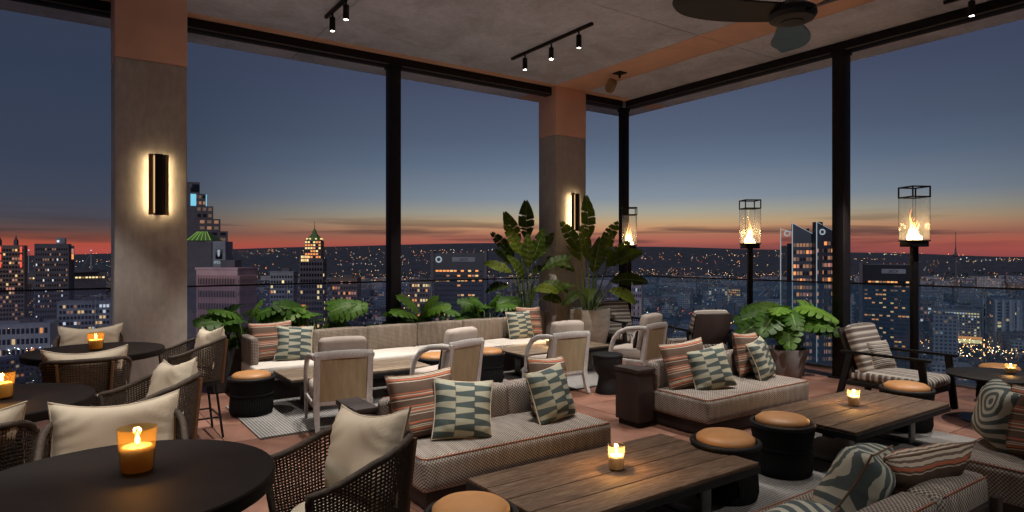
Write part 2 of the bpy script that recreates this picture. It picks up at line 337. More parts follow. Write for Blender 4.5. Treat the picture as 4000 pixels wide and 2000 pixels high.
def block_mat(name, col, litp, colors, cw=3.3, ch=3.4):
    m, nt, b = newmat(name)
    g = N(nt, 'ShaderNodeNewGeometry'); sp = N(nt, 'ShaderNodeSeparateXYZ'); L(nt, g.outputs['Position'], sp.inputs[0])
    sn = N(nt, 'ShaderNodeSeparateXYZ'); L(nt, g.outputs['True Normal'], sn.inputs[0])
    u = math_n(nt, 'SUBTRACT', math_n(nt, 'MULTIPLY', sp.outputs[0], sn.outputs[1]), math_n(nt, 'MULTIPLY', sp.outputs[1], sn.outputs[0]))
    cu = math_n(nt, 'DIVIDE', u, cw); cv = math_n(nt, 'DIVIDE', sp.outputs[2], ch)
    k = N(nt, 'ShaderNodeCombineXYZ'); L(nt, math_n(nt, 'FLOOR', cu), k.inputs[0]); L(nt, math_n(nt, 'FLOOR', cv), k.inputs[1])
    oi = N(nt, 'ShaderNodeObjectInfo'); L(nt, math_n(nt, 'MULTIPLY', oi.outputs['Random'], 77.0), k.inputs[2])
    wnz = N(nt, 'ShaderNodeTexWhiteNoise', noise_dimensions='3D'); L(nt, k.outputs[0], wnz.inputs['Vector'])
    fu = math_n(nt, 'FRACT', cu); fv = math_n(nt, 'FRACT', cv)
    win = math_n(nt, 'MULTIPLY', math_n(nt, 'LESS_THAN', math_n(nt, 'ABSOLUTE', math_n(nt, 'SUBTRACT', fu, .5)), .32), math_n(nt, 'LESS_THAN', math_n(nt, 'ABSOLUTE', math_n(nt, 'SUBTRACT', fv, .5)), .27))
    win = math_n(nt, 'MULTIPLY', win, math_n(nt, 'LESS_THAN', math_n(nt, 'ABSOLUTE', sn.outputs[2]), .5))
    lit = math_n(nt, 'MULTIPLY', win, math_n(nt, 'LESS_THAN', wnz.outputs['Value'], litp * .8))
    wc = ramp(nt, math_n(nt, 'FRACT', math_n(nt, 'MULTIPLY', wnz.outputs['Value'], 57.0)), colors, 'CONSTANT')
    base = mixc(nt, win, mixc(nt, 1.0, col, ramp(nt, oi.outputs['Random'], [(0, (.55, .55, .6)), (1, (1.35, 1.3, 1.3))]), 'MULTIPLY'), (.025, .03, .04))
    L(nt, base, b.inputs['Base Color']); b.inputs['Roughness'].default_value = .6
    L(nt, wc, b.inputs['Emission Color']); wr = N(nt, 'ShaderNodeSeparateColor'); L(nt, wnz.outputs['Color'], wr.inputs[0])
    L(nt, math_n(nt, 'MULTIPLY', lit, math_n(nt, 'ADD', .3, math_n(nt, 'MULTIPLY', math_n(nt, 'POWER', wr.outputs[0], 2.5), 5.5))), b.inputs['Emission Strength'])
    m.cycles.emission_sampling = 'NONE'
WC = [(0, (1, .55, .2)), (.4, (1, .75, .42)), (.65, (.85, .9, 1)), (.8, (1, .32, .12)), (.93, (.5, .8, 1))]
block_mat('block_grey', (.30, .31, .34), .17, WC); block_mat('block_brown', (.27, .19, .16), .20, WC); block_mat('block_pale', (.46, .45, .46), .14, WC); block_mat('block_blue', (.16, .20, .26), .22, WC, 3.4, 3.8)

# ------------------------------------------------------------------ mesh helpers
class MB:
    def __init__(s): s.v = []; s.f = []; s.uv = []; s.m = []
    def add(s, vs, fs, uvs=None, mi=0, mx=None):
        o = len(s.v)
        s.v += [tuple(mx @ Vector(p)) if mx else tuple(p) for p in vs]
        for i, f in enumerate(fs):
            s.f.append(tuple(o + k for k in f)); s.uv.append(uvs[i] if uvs else None); s.m.append(mi)
        return s
    def box(s, c, size, bev=.004, mx=None, mi=0, seg=1, bulge=0, taper=0):
        h = [size[0] / 2, size[1] / 2, size[2] / 2]; r = min(bev, min(h) * .99)
        co = []
        for a in range(3):
            e = [r * (1 - math.cos(k / seg * math.pi / 2)) if seg > 1 else r * k for k in range(seg + 1)]
            lo = [-h[a] + x for x in e]; mid = []
            if bulge: mid = [-(h[a] - r) + (2 * (h[a] - r)) * k / 6 for k in range(1, 6)]
            co.append(lo + mid + [-x for x in reversed(lo)])
        idx = {}; vs = []; fs = []; uvs = []
        def vert(p):
            q = [max(-(h[a] - r), min(h[a] - r, p[a])) for a in range(3)]
            d = Vector([p[a] - q[a] for a in range(3)])
            if d.length > 1e-9:
                d = d.normalized() * r; q = [q[a] + d[a] for a in range(3)]
            if bulge:
                n = [q[a] / h[a] for a in range(3)]
                for a in range(3):
                    b_, c_ = (a + 1) % 3, (a + 2) % 3
                    q[a] += n[a] * bulge * (1 - n[b_] ** 2) * (1 - n[c_] ** 2)
            if taper:
                k = 1 + taper * (q[2] / h[2]); q[0] *= k; q[1] *= k
            key = tuple(round(x, 5) for x in q)
            if key not in idx:
                idx[key] = len(vs); vs.append((q[0] + c[0], q[1] + c[1], q[2] + c[2]))
            return idx[key]
        for a in range(3):
            b_, c_ = (a + 1) % 3, (a + 2) % 3
            for sg in (-1, 1):
                for i in range(len(co[b_]) - 1):
                    for j in range(len(co[c_]) - 1):
                        ring = [(co[b_][i], co[c_][j]), (co[b_][i + 1], co[c_][j]), (co[b_][i + 1], co[c_][j + 1]), (co[b_][i], co[c_][j + 1])]
                        if sg < 0: ring.reverse()
                        ids = []; uu = []
                        for (pb, pc) in ring:
                            p = [0, 0, 0]; p[a] = sg * h[a]; p[b_] = pb; p[c_] = pc
                            k = vert(p); ids.append(k); w = vs[k]
                            if a == 2: uu.append((w[0], w[1]))
                            elif a == 1: uu.append((w[0], w[2] + .37))
                            else: uu.append((w[1] + .21, w[2] + .37))
                        if len(set(ids)) == 4: fs.append(ids); uvs.append(uu)
                        elif len(set(ids)) == 3:
                            z = [];
                            for k, t in zip(ids, uu):
                                if k not in [y[0] for y in z]: z.append((k, t))
                            fs.append([y[0] for y in z]); uvs.append([y[1] for y in z])
        return s.add(vs, fs, uvs, mi, mx)
    def lathe(s, prof, n=32, c=(0, 0, 0), mx=None, mi=0, rib=0, ribn=0, cap=True):
        vs = []; fs = []
        for (r, z) in prof:
            for k in range(n):
                a = 2 * math.pi * k / n; rr = r + (rib * (1 if k % 2 else -1) if ribn and rib and r > .02 else 0)
                vs.append((c[0] + rr * math.cos(a), c[1] + rr * math.sin(a), c[2] + z))
        for i in range(len(prof) - 1):
            for k in range(n):
                a, b_ = i * n + k, i * n + (k + 1) % n
                fs.append((a, b_, b_ + n, a + n))
        if cap:
            fs.append(tuple(range(n - 1, -1, -1))); fs.append(tuple((len(prof) - 1) * n + k for k in range(n)))
        return s.add(vs, fs, None, mi, mx)
    def tube(s, pts, rad, n=8, closed=False, mx=None, mi=0, flat=None):
        pts = [Vector(p) for p in pts]; m_ = len(pts)
        if not hasattr(rad, '__len__'): rad = [rad] * m_
        vs = []; fs = []; up = None
        for i, p in enumerate(pts):
            t = (pts[(i + 1) % m_] - pts[i - 1]) if closed else (pts[min(i + 1, m_ - 1)] - pts[max(i - 1, 0)])
            t.normalize()
            if up is None: up = Vector((0, 0, 1)) if abs(t.z) < .9 else Vector((1, 0, 0))
            sd = t.cross(up).normalized(); u2 = sd.cross(t).normalized(); up = u2
            for k in range(n):
                a = 2 * math.pi * (k + .5) / n
                fx, fy = (flat if flat else (1, 1))
                vs.append(p + sd * math.cos(a) * rad[i] * fx + u2 * math.sin(a) * rad[i] * fy)
        rng = m_ if closed else m_ - 1
        for i in range(rng):
            for k in range(n):
                a, b_ = i * n + k, i * n + (k + 1) % n; j = ((i + 1) % m_) * n
                fs.append((a, b_, j + (k + 1) % n, j + k))
        if not closed:
            fs.append(tuple(range(n - 1, -1, -1))); fs.append(tuple((m_ - 1) * n + k for k in range(n)))
        return s.add(vs, fs, None, mi, mx)
    def grid(s, fn, nu, nv, mx=None, mi=0, flip=False, uvfn=None):
        vs = [fn(i / nu, j / nv) for j in range(nv + 1) for i in range(nu + 1)]; fs = []; uvs = []
        for j in range(nv):
            for i in range(nu):
                a = j * (nu + 1) + i; q_ = [(i, j), (i + 1, j), (i + 1, j + 1), (i, j + 1)]; f = [a, a + 1, a + nu + 2, a + nu + 1]
                if flip: q_.reverse(); f.reverse()
                fs.append(f); uvs.append([(uvfn(x / nu, y / nv) if uvfn else (x / nu, y / nv)) for x, y in q_])
        return s.add(vs, fs, uvs, mi, mx)
    def mesh(s, name, mats, smooth=35):
        me = bpy.data.meshes.new(name); me.from_pydata(s.v, [], s.f)
        if any(s.uv):
            ul = me.uv_layers.new(name='UVMap').data; k = 0
            for i, f in enumerate(s.f):
                for j in range(len(f)):
                    if s.uv[i]: ul[k].uv = s.uv[i][j]
                    k += 1
        for m_ in (mats if isinstance(mats, (list, tuple)) else [mats]): me.materials.append(M[m_])
        if any(s.m): me.polygons.foreach_set('material_index', s.m)
        me.validate(); me.update()
        if smooth:
            me.polygons.foreach_set('use_smooth', [True] * len(me.polygons))
            try: me.set_sharp_from_angle(angle=R(smooth))
            except Exception: pass
        return me
    def build(s, name, mats, parent=None, smooth=35, loc=None, rot=None):
        return link(name, s.mesh(name, mats, smooth), parent, loc, rot)
def link(name, me, parent=None, loc=None, rot=None, scale=None):
    o = bpy.data.objects.new(name, me); C.objects.link(o)
    if parent: o.parent = parent
    if loc is not None: o.location = loc
    if rot is not None: o.rotation_euler = rot
    if scale is not None: o.scale = scale
    return o
def tag(o, label, cat, group=None):
    o['label'] = label; o['category'] = cat
    if group: o['group'] = group
    return o
def thing(name, loc, rz=0, label=None, cat=None, group=None):
    o = bpy.data.objects.new(name, None); C.objects.link(o); o.empty_display_size = .1
    o.location = loc; o.rotation_euler = (0, 0, rz)
    if label: tag(o, label, cat, group)
    return o
def struct(o): o['kind'] = 'structure'; return o
def copy_tree(o, parent=None):
    c = o.copy(); C.objects.link(c); c.parent = parent
    for ch in [x for x in o.children]: copy_tree(ch, c)
    return c
def place(root, loc, rz, label, cat=None, group=None):
    root.location = loc; root.rotation_euler = (0, 0, rz); root['label'] = label
    if cat: root['category'] = cat
    if group: root['group'] = group
    return root
def rot(axis, deg, at_=(0, 0, 0)):
    return Matrix.Translation(at_) @ Matrix.Rotation(R(deg), 4, axis) @ Matrix.Translation([-x for x in at_])

# ------------------------------------------------------------------ floor, ceiling, columns, posts
CEIL = 4.82; EDGE = 10.2
floor = struct(MB().box((2.6, 3.1, -.16), (15.2, 14.2, .30), .01).build('floor', 'asphalt'))
TS = .745
tile_me = MB().box((0, 0, 0), (TS - .008, TS - .008, .024), .003).mesh('tile', 'floor_tile')
for i in range(-4, 16):
    for j in range(-1, 15):
        x = -.62 + i * TS; y = .10 + j * TS
        d = x * FW[0] + y * FW[1]
        if d < .6 or abs((x * RT[0] + y * RT[1]) / d) > 1.25 or x + TS / 2 > EDGE or y + TS / 2 > EDGE: continue
        link('tile', tile_me, floor, (x, y, .0 - .012 + .0005 * ((i * 7 + j * 3) % 3)))
def slab(x0, x1, y0, y1, mat, z=CEIL, th=.12, name='panel', parent=None):
    return MB().box(((x0 + x1) / 2, (y0 + y1) / 2, z + th / 2), (x1 - x0 - .012, y1 - y0 - .012, th), .004).build(name, mat, parent)
ceiling = struct(MB().box((2.9, 3.0, CEIL + .27), (14.6, 14.4, .25), .01).build('ceiling', 'concrete'))
BX0, BX1, BY0, BY1 = 7.25, 8.0, 8.95, 9.32
for (x0, x1) in ((-4.4, 2.9), (2.9, BX0), (BX1, EDGE)):
    for (y0, y1) in ((-4.2, .4), (.4, 5.82), (5.82, BY0)): slab(x0, x1, y0, y1, 'concrete', parent=ceiling)
    slab(x0, x1, BY1, EDGE, 'concrete', parent=ceiling)
for (y0, y1) in ((-4.2, 5.82), (5.82, BY0)): slab(BX0, BX1, y0, y1, 'orange_paint', parent=ceiling, name='orange_panel')
slab(BX0, BX1, BY1, EDGE, 'orange_paint', parent=ceiling, name='orange_panel')
for (x0, x1) in ((-4.4, 2.9), (2.9, EDGE)): slab(x0, x1, BY0, BY1, 'orange_paint', parent=ceiling, name='orange_panel')

def column(x0, x1, y0, y1, label):
    t = thing('concrete_column', ((x0 + x1) / 2, (y0 + y1) / 2, 0), 0, label, 'column')
    MB().box((0, 0, 1.97), (x1 - x0, y1 - y0, 3.94), .012).build('shaft', 'concrete_column', t)
    MB().box((0, 0, (3.942 + CEIL) / 2), (x1 - x0 + .004, y1 - y0 + .004, CEIL - 3.942), .01).build('painted_top', 'orange_paint', t)
    return t
column(.455, 1.17, 8.24, 8.94, 'wide concrete column with orange top beside the wicker chairs')
column(7.26, 7.98, 9.0, 9.51, 'concrete column with orange top behind the potted banana plants')

def post(x, y, sx_, sy_, label):
    t = thing('steel_post', (x, y, 0), 0, label, 'post', 'black window posts')
    MB().box((0, 0, 2.34), (sx_, sy_, 4.66), .01).build('shaft', 'black_metal', t)
    MB().box((0, 0, .012), (sx_ + .08, sy_ + .08, .02), .004).build('base_plate', 'black_metal', t)
    MB().box((0, 0, 4.66), (sx_ + .03, sy_ + .03, .05), .004).build('head_plate', 'black_metal', t)
post(4.17, 9.16, .17, .20, 'black steel post behind the long bench')
post(9.16, 9.20, .15, .15, 'black steel corner post beside the banana plant')
post(9.17, 4.84, .20, .17, 'black steel post beside the striped lounge chair')
bl = tag(MB().box((2.35, 9.21, 4.745), (13.4, .18, .145), .006).build('ceiling_beam', 'black_metal'), 'black steel beam under the ceiling above the long bench', 'beam')
MB().box((2.35, 9.115, 4.69), (13.4, .012, .018), .002).build('channel', 'steel_grey', bl)
br = tag(MB().box((9.20, 2.3, 4.745), (.18, 13.6, .145), .006).build('ceiling_beam', 'black_metal'), 'black steel beam under the ceiling above the fire lanterns', 'beam')
MB().box((9.105, 2.3, 4.69), (.012, 13.6, .018), .002).build('channel', 'steel_grey', br)

# glass guard rails
def railing(axis, fixed, start, end, n, label):
    t = thing('glass_railing', (0, 0, 0), 0, label, 'railing')
    w = (end - start) / n
    for k in range(n):
        a = start + k * w; c = a + w / 2
        pos = (c, fixed, .68) if axis == 'x' else (fixed, c, .68); sz = (w - .02, .016, 1.30) if axis == 'x' else (.016, w - .02, 1.30)
        p = MB().box(pos, sz, .002).build('pane', 'rail_glass' if axis == 'x' else 'rail_glass_veil', t)
        for e in (a + .016, a + w - .016):
            pe = (e, fixed, .68) if axis == 'x' else (fixed, e, .68); se = (.010, .019, 1.30) if axis == 'x' else (.019, .010, 1.30)
            MB().box(pe, se, .001).build('pane_edge', 'rail_edge', p)
    m_ = (start + end) / 2; l_ = end - start
    MB().box((m_, fixed, 1.338) if axis == 'x' else (fixed, m_, 1.338), (l_, .035, .022) if axis == 'x' else (.035, l_, .022), .003).build('top_rail', 'black_metal', t)
    MB().box((m_, fixed, .015) if axis == 'x' else (fixed, m_, .015), (l_, .06, .045) if axis == 'x' else (.06, l_, .045), .004).build('base_shoe', 'steel_grey', t)
railing('x', 9.62, -4.4, 9.78, 6, 'clear glass guard railing behind the long bench and planters')
railing('y', 9.80, -3.0, 9.60, 6, 'glass guard railing with tinted-in sky veil behind the fire lanterns')

# ------------------------------------------------------------------ ceiling fixtures
lens_me = MB().lathe([(.001, 0), (.027, 0), (.027, .004), (.001, .004)], 20).mesh('lens', 'spot_lens')
head_me = MB().lathe([(.030, 0), (.036, .0), (.036, .17), (.034, .175), (.01, .178)], 24, cap=False).mesh('spot_head', 'black_metal')
def spot(parent, tr, off, tilt, watts, aim=None, cone=64, blend=.35):
    """a track head at local offset, its lens and the light that comes out of it"""
    h = link('spot_head', head_me, parent, off, tilt)
    MB().tube([(0, 0, .175), (0, 0, .235)], .012, 8).build('stem', 'black_metal', h)
    link('lens', lens_me, h, (0, 0, .006))
    ld = bpy.data.lights.new('track_spot', 'SPOT'); ld.energy = watts; ld.color = (1.0, .92, .83); ld.spot_size = R(cone); ld.spot_blend = blend; ld.shadow_soft_size = .03
    lo = bpy.data.objects.new('track_spot', ld); C.objects.link(lo)
    lo.location = (tr[0] + off[0], tr[1] + off[1], tr[2] + off[2] - .02)
    if aim is None: lo.rotation_euler = (0, 0, 0)
    else:
        dv = Vector(aim) - lo.location; lo.rotation_euler = dv.to_track_quat('-Z', 'Y').to_euler()
    return h
def track(x, y0, y1, heads, label, seen=True):
    cx, cyy = x, (y0 + y1) / 2
    t = thing('track_light', (cx, cyy, CEIL - .022), 0, label, 'track light', 'ceiling track lights')
    MB().box((0, 0, 0), (.042, y1 - y0, .04), .003).build('rail', 'black_metal', t)
    for (y, watts, aim, tl, cone) in heads:
        spot(t, (cx, cyy, CEIL - .022), (0, y - cyy, -.25), tl, watts, aim, cone)
    return t
W = 430
track(5.68, 6.28, 8.12, [(6.55, W * .8, (5.3, 6.9, 0), (0, 0, 0), 66), (7.15, W * .62, (4.6, 8.0, .4), (R(-8), R(8), 0), 58), (7.78, W * .85, (6.3, 8.1, .4), (0, 0, 0), 54)], 'black ceiling track with three lit spots in the middle of the ceiling')
track(2.74, 6.2, 8.06, [(7.82, W * .7, (2.7, 7.95, .4), (0, 0, 0), 50), (7.35, W * .75, (2.6, 7.2, .3), (0, 0, 0), 64), (6.5, W * .8, (2.2, 6.5, 0), (0, 0, 0), 66)], 'black ceiling track with lit spots near the wide concrete column')
track(8.68, 1.0, 3.34, [(3.05, W * .9, (8.1, 3.6, .3), (0, 0, 0), 62), (2.3, W * 1.6, (8.6, 5.5, .9), (0, 0, 0), 26), (1.7, W * 1.2, (8.2, 6.9, .4), (0, 0, 0), 22), (1.2, W * .6, (7.9, 2.0, .3), (0, 0, 0), 60)], 'black ceiling track with a lit spot at the right end of the ceiling')
track(2.74, 2.6, 4.5, [(4.25, W * .62, (2.85, 4.15, .4), (0, 0, 0), 52), (3.5, W * .28, (2.9, 3.0, .4), (0, 0, 0), 56), (4.0, W * .7, (3.9, 5.4, 0), (0, 0, 0), 50), (3.1, W * .8, (1.1, 5.3, 0), (0, 0, 0), 44)], 'black ceiling track above the nearest sofa')
track(5.68, 2.3, 4.3, [(4.1, W * .75, (5.8, 4.1, .4), (0, 0, 0), 54), (2.9, W * .35, (5.7, 2.2, .4), (0, 0, 0), 58), (3.7, W * .8, (6.9, 5.6, 0), (0, 0, 0), 50), (3.3, W * .8, (4.6, 5.6, 0), (0, 0, 0), 46)], 'black ceiling track above the second sofa')
track(-.3, 3.2, 7.6, [(7.3, W * .65, (.3, 7.3, .9), (0, 0, 0), 44), (5.4, W * .6, (.0, 4.8, .9), (0, 0, 0), 52), (3.4, W * .5, (.25, 3.5, .9), (0, 0, 0), 50)], 'black ceiling track above the round wicker chair tables')
track(1.2, 1.2, 2.8, [(2.6, W * .42, (1.05, 2.9, .9), (0, 0, 0), 60)], 'black ceiling track above the nearest round table')

for x_ in (-2.6, .2, 3.0, 5.8, 8.6):  # unseen tracks added to bounce light onto the ceiling and fill the near sofas
    track(x_, -2.6, -.9, [(-2.2, W * .6, (x_, -2.4, 0), (0, 0, 0), 70), (-1.2, W * .6, (x_, -1.0, 0), (0, 0, 0), 56)] + ([(-1.0, W * .55, (x_ + .15, 1.5, .5), (0, 0, 0), 34)] if 2 < x_ < 7 else []), '%s added fill light track from the plaster side wall, behind the viewer' % ('first', 'second', 'third', 'fourth', 'fifth')[int((x_ + 2.6) / 2.8 + .5)])
simple('plaster', (.30, .27, .24), .85, var=.06, scale=2, bmp=.05)
struct(MB().box((2.6, -4.1, 2.4), (14.4, .16, 4.82), .01).build('wall_back', 'plaster'))
struct(MB().box((-4.5, .6, 2.4), (.16, 9.2, 4.82), .01).build('wall_side', 'plaster'))
t = thing('ceiling_projector', (7.62, 7.75, CEIL), 0, 'small black swivel light fixed to the orange ceiling band', 'ceiling lamp')
MB().box((0, 0, -.012), (.17, .17, .018), .003).build('mount_plate', 'black_metal', t)
MB().tube([(0, 0, -.02), (0, 0, -.09)], .02, 10).build('stem', 'black_metal', t)
MB().lathe([(.01, -.10), (.055, -.09), (.085, -.05), (.09, .0), (.085, .10), (.06, .13), (.01, .14)], 6, c=(0, 0, 0), mx=rot('X', 35) @ Matrix.Translation((0, 0, -.21))).build('lamp_body', 'bronze', t, 20, loc=(0, .1, -.02))

# ceiling fan
fx, fy, fz = 4.19, 2.56, 3.455
t = thing('ceiling_fan', (fx, fy, fz), 0, 'three bladed dark ceiling fan hanging from a thin rod', 'ceiling fan')
MB().lathe([(.01, -.065), (.09, -.062), (.145, -.048), (.165, -.018), (.16, .02), (.11, .055), (.05, .085), (.03, .12), (.01, .12)], 40).build('motor_hub', 'fan_metal', t)
MB().lathe([(.01, -.072), (.075, -.070), (.08, -.062), (.01, -.060)], 32).build('hub_cap', 'fan_metal', t)
MB().tube([(0, 0, .1), (0, 0, CEIL - fz - .01)], .018, 10).build('down_rod', 'black_metal', t)
MB().lathe([(.018, 0), (.07, .06), (.075, .09), (.01, .09)], 24, c=(0, 0, CEIL - fz - .09)).build('ceiling_cup', 'black_metal', t)
def blade_pt(u, v):
    r = .10 + u * .80
    wd = (.075 + .055 * math.sin(min(1, u * 1.3) * math.pi * .6)) * (1 - max(0, (u - .72) / .28) ** 2.2 * .85)
    off = -.10 * math.sin(u * math.pi * .8)
    y = off + (v - .5) * 2 * wd
    return (r, y, -.01 + (v - .5) * .07 * (1 - u * .5) + .02 * u)
vd = math.degrees(math.atan2(fy, fx))
for k, m_ in ((0, 'fan_blue'), (1, 'fan_metal'), (2, 'fan_metal')):
    b_ = MB().grid(blade_pt, 18, 8)
    b_.grid(lambda u, v: (blade_pt(u, v)[0], blade_pt(u, v)[1], blade_pt(u, v)[2] + .012), 18, 8, flip=True)
    o = b_.build('blade', m_, t); o.rotation_euler = (0, 0, R(vd + 10 + 120 * k))

# wall sconces
def sconce(x, y, label):
    t = thing('wall_sconce', (x, y, 2.55), 0, label, 'wall lamp', 'column wall lamps')
    MB().box((0, -.084, 0), (.20, .012, .68), .002).build('front_plate', 'bronze', t)
    MB().box((0, -.112, 0), (.075, .045, .68), .003).build('center_bar', 'black_metal', t)
    MB().box((0, -.039, 0), (.07, .078, .66), .002).build('spine', 'black_metal', t)
    for s in (-1, 1):
        MB().box((s * .060, -.107, 0), (.010, .036, .68), .002, rot('Z', s * 24, (s * .060, -.107, 0))).build('side_fin', 'bronze', t)
        MB().box((s * .076, -.071, 0), (.030, .010, .62), .001).build('light_strip', 'led_strip', t)
    MB().box((-.048, -.118, 0), (.012, .012, .64), .002).build('lit_fin_face', 'fin_glow', t)  # emissive strip stands in for lamplight on the left fin's inner face
sconce(.87, 8.24, 'tall bronze wall lamp glowing on the wide concrete column')
sconce(7.65, 9.0, 'tall bronze wall lamp behind the banana plant leaves')

# ------------------------------------------------------------------ rugs
def rug(x0, x1, y0, y1, label):
    r = MB().box(((0, 0, 0)), (x1 - x0, y1 - y0, .010), .003).build('rug', 'rug', None, loc=((x0 + x1) / 2, (y0 + y1) / 2, .0075))
    MB().box((0, -(y1 - y0) / 2 + .012, .003), (x1 - x0 - .01, .022, .012), .003).build('bound_edge', 'black_fabric', r)
    return tag(r, label, 'rug')
rug(1.53, 7.0, 6.36, 7.98, 'grey ribbed rug under the white armchairs')
rug(1.3, 7.1, 1.3, 3.6, 'grey ribbed rug under the plank coffee tables by the sofas')

# ------------------------------------------------------------------ pillows
def pillow_parts(w, h, t, seed, nu=22, sag=.0):
    rnd = random.Random(seed); ph = [rnd.uniform(0, 6.28) for _ in range(6)]
    def P_(u, v, sg):
        a, b = 2 * u - 1, 2 * v - 1
        x = a * w / 2 * (1 - .085 * (1 - b * b)); z = h / 2 + b * h / 2 * (1 - .085 * (1 - a * a))
        if sag: z -= sag * (1 - a * a) * max(0, b)
        k = max(0, (1 - a ** 4) * (1 - b ** 4)) ** .55
        y = sg * t / 2 * k * (1 + .05 * math.sin(5 * a + ph[0]) * math.sin(4 * b + ph[1]) + .035 * math.sin(9 * a * b + ph[2])) + sg * .006 * math.sin(26 * a * b + 3 * a + ph[5]) * (a * a + b * b) * k
        y += .02 * w * math.sin(2.5 * a + ph[3]) * math.sin(2 * b + ph[4])
        return (x, y, z)
    mb = MB()
    mb.grid(lambda u, v: P_(u, v, 1), nu, nu, flip=True, uvfn=lambda u, v: (1 - u, v))
    mb.grid(lambda u, v: P_(u, v, -1), nu, nu)
    rim = [P_(k / 14, 0, 0) for k in range(14)] + [P_(1, k / 14, 0) for k in range(14)] + [P_(1 - k / 14, 1, 0) for k in range(14)] + [P_(0, 1 - k / 14, 0) for k in range(14)]
    return mb, rim
PIL = {}
def pillow(kind, loc, rz, lean, roll, label, cat='pillow', group=None):
    """stands on its lower edge; faces +Y before turning; lean tips it backwards"""
    spec = {'rust': (.52, .50, .18, 'stripe_rust', 'pipe_brown', 0), 'wedge': (.46, .45, .17, 'wedge_green', 'cream_pipe', 0), 'ring': (.46, .46, .28, 'ring_green', 'pipe_brown', 0), 'brown': (.50, .46, .18, 'stripe_brown', 'pipe_brown', 0),
            'cream': (.56, .41, .17, 'cream', 'cream_pipe', .035), 'stripe': (.44, .34, .13, 'stripe_lounge_back', 'cream_pipe', 0), 'black': (.40, .26, .12, 'black_fabric', 'black_fabric', 0)}[kind]
    var = (kind, int(abs(loc[0] * 7 + loc[1] * 3)) % 3)
    if var not in PIL:
        mb, rim = pillow_parts(spec[0], spec[1], spec[2], hash(kind) % 50 + var[1] if False else len(kind) * 7 + var[1], sag=spec[5])
        PIL[var] = (mb.mesh('pillow', spec[3], 60), MB().tube(rim, .0055, 6, closed=True).mesh('piping', spec[4], 60))
    o = link('cushion' if False else 'pillow', PIL[var][0]); link('piping', PIL[var][1], o)
    o.location = loc
    o.rotation_euler = (Matrix.Rotation(rz, 3, 'Z') @ Matrix.Rotation(R(lean), 3, 'X') @ Matrix.Rotation(R(roll), 3, 'Y')).to_euler()
    return tag(o, label, cat, group)

# ------------------------------------------------------------------ sofas
def make_sofa(w=1.75, d=.84):
    t = thing('low_sofa', (0, 0, 0))
    MB().box((0, -.01, .075), (w - .10, d - .08, .12), .006).build('plinth', 'dark_wood', t)
    s = MB().box((0, 0, .262), (w, d, .245), .05, seg=4, bulge=.012).build('seat_cushion', 'sofa_weave', t, 60)
    hw, hd = w / 2 - .008, d / 2 - .008
    def rr(z, ins):
        a, b, r = hw - ins, hd - ins, .05; pts = []
        for (cx, cy, a0) in ((a - r, b - r, 0), (-a + r, b - r, 90), (-a + r, -b + r, 180), (a - r, -b + r, 270)):
            for k in range(5): pts.append((cx + r * math.cos(R(a0 + k * 22.5)), cy + r * math.sin(R(a0 + k * 22.5)), z))
        return pts
    MB().tube(rr(.376, .002), .0038, 6, closed=True).build('top_piping', 'pipe_orange', s, 60)
    for sx_ in (-1, 1): MB().tube([(sx_ * (hw - .012), hd - .012, .17), (sx_ * (hw - .01), hd - .01, .27), (sx_ * (hw - .014), hd - .014, .37)], .0036, 6).build('corner_piping', 'pipe_orange', s, 60)
    cw = (w - .02) / 3
    for k in range(3):
        b = MB().box((-w / 2 + .01 + cw * (k + .5), -.31, .505), (cw - .012, .17, .29), .045, seg=4, bulge=.012).build('back_cushion', 'sofa_weave', t, 60)
        c0 = -w / 2 + .01 + cw * (k + .5)
        MB().tube([(c0 - cw / 2 + .05, -.39, .645), (c0 + cw / 2 - .05, -.39, .645)], .0034, 6).build('piping', 'pipe_orange', b, 60)
    MB().box((0, -.425, .33), (w - .02, .03, .42), .006).build('back_panel', 'dark_wood', t)
    for sx_ in (-.86, -.30, .30, .86): MB().box((sx_ * w / 2, -.455, .29), (.065, .035, .58), .005).build('back_post', 'dark_wood', t)
    return t
sofa = make_sofa()
place(sofa, (2.845, 4.28, 0), math.pi, 'black and cream woven sofa nearest, behind the plank table with a candle', 'sofa', 'woven sofas')
s2 = place(copy_tree(sofa), (5.87, 4.32, 0), math.pi, 'black and cream woven sofa beside the potted monstera', 'sofa', 'woven sofas')
s3 = place(copy_tree(sofa), (2.97, 1.66, 0), 0, 'woven sofa seen from behind with four pillows at the bottom edge', 'sofa', 'woven sofas')
s4 = place(copy_tree(sofa), (5.86, 1.52, 0), 0, 'woven sofa with two pillows cut off by the right edge', 'sofa', 'woven sofas')
PI = math.pi
pillow('rust', (2.24, 4.30, .385), PI + R(-14), 17, 5, 'rust striped pillow on the left of the nearest sofa')
pillow('wedge', (2.42, 4.10, .385), PI + R(-20), 22, -5, 'green wedge patterned pillow on the left of the nearest sofa')
pillow('rust', (3.46, 4.33, .385), PI + R(16), 15, -6, 'rust striped pillow tucked at the right of the nearest sofa')
pillow('wedge', (3.36, 4.12, .385), PI + R(10), 20, 5, 'green wedge patterned pillow on the right of the nearest sofa')
pillow('rust', (5.30, 4.34, .385), PI + R(-20), 17, 7, 'rust striped pillow on the left of the sofa beside the monstera')
pillow('wedge', (5.46, 4.15, .385), PI + R(-26), 22, 10, 'green wedge patterned pillow on the left of the sofa beside the monstera')
pillow('rust', (6.42, 4.40, .385), PI + R(8), 15, -4, 'rust striped pillow nearly hidden on the sofa beside the monstera')
pillow('wedge', (6.42, 4.20, .385), PI + R(14), 20, 6, 'green wedge patterned pillow on the right of the sofa beside the monstera')
pillow('ring', (3.22, 1.74, .385), R(10), 27, 8, 'green ringed pillow in front of the sofa back at the bottom edge')
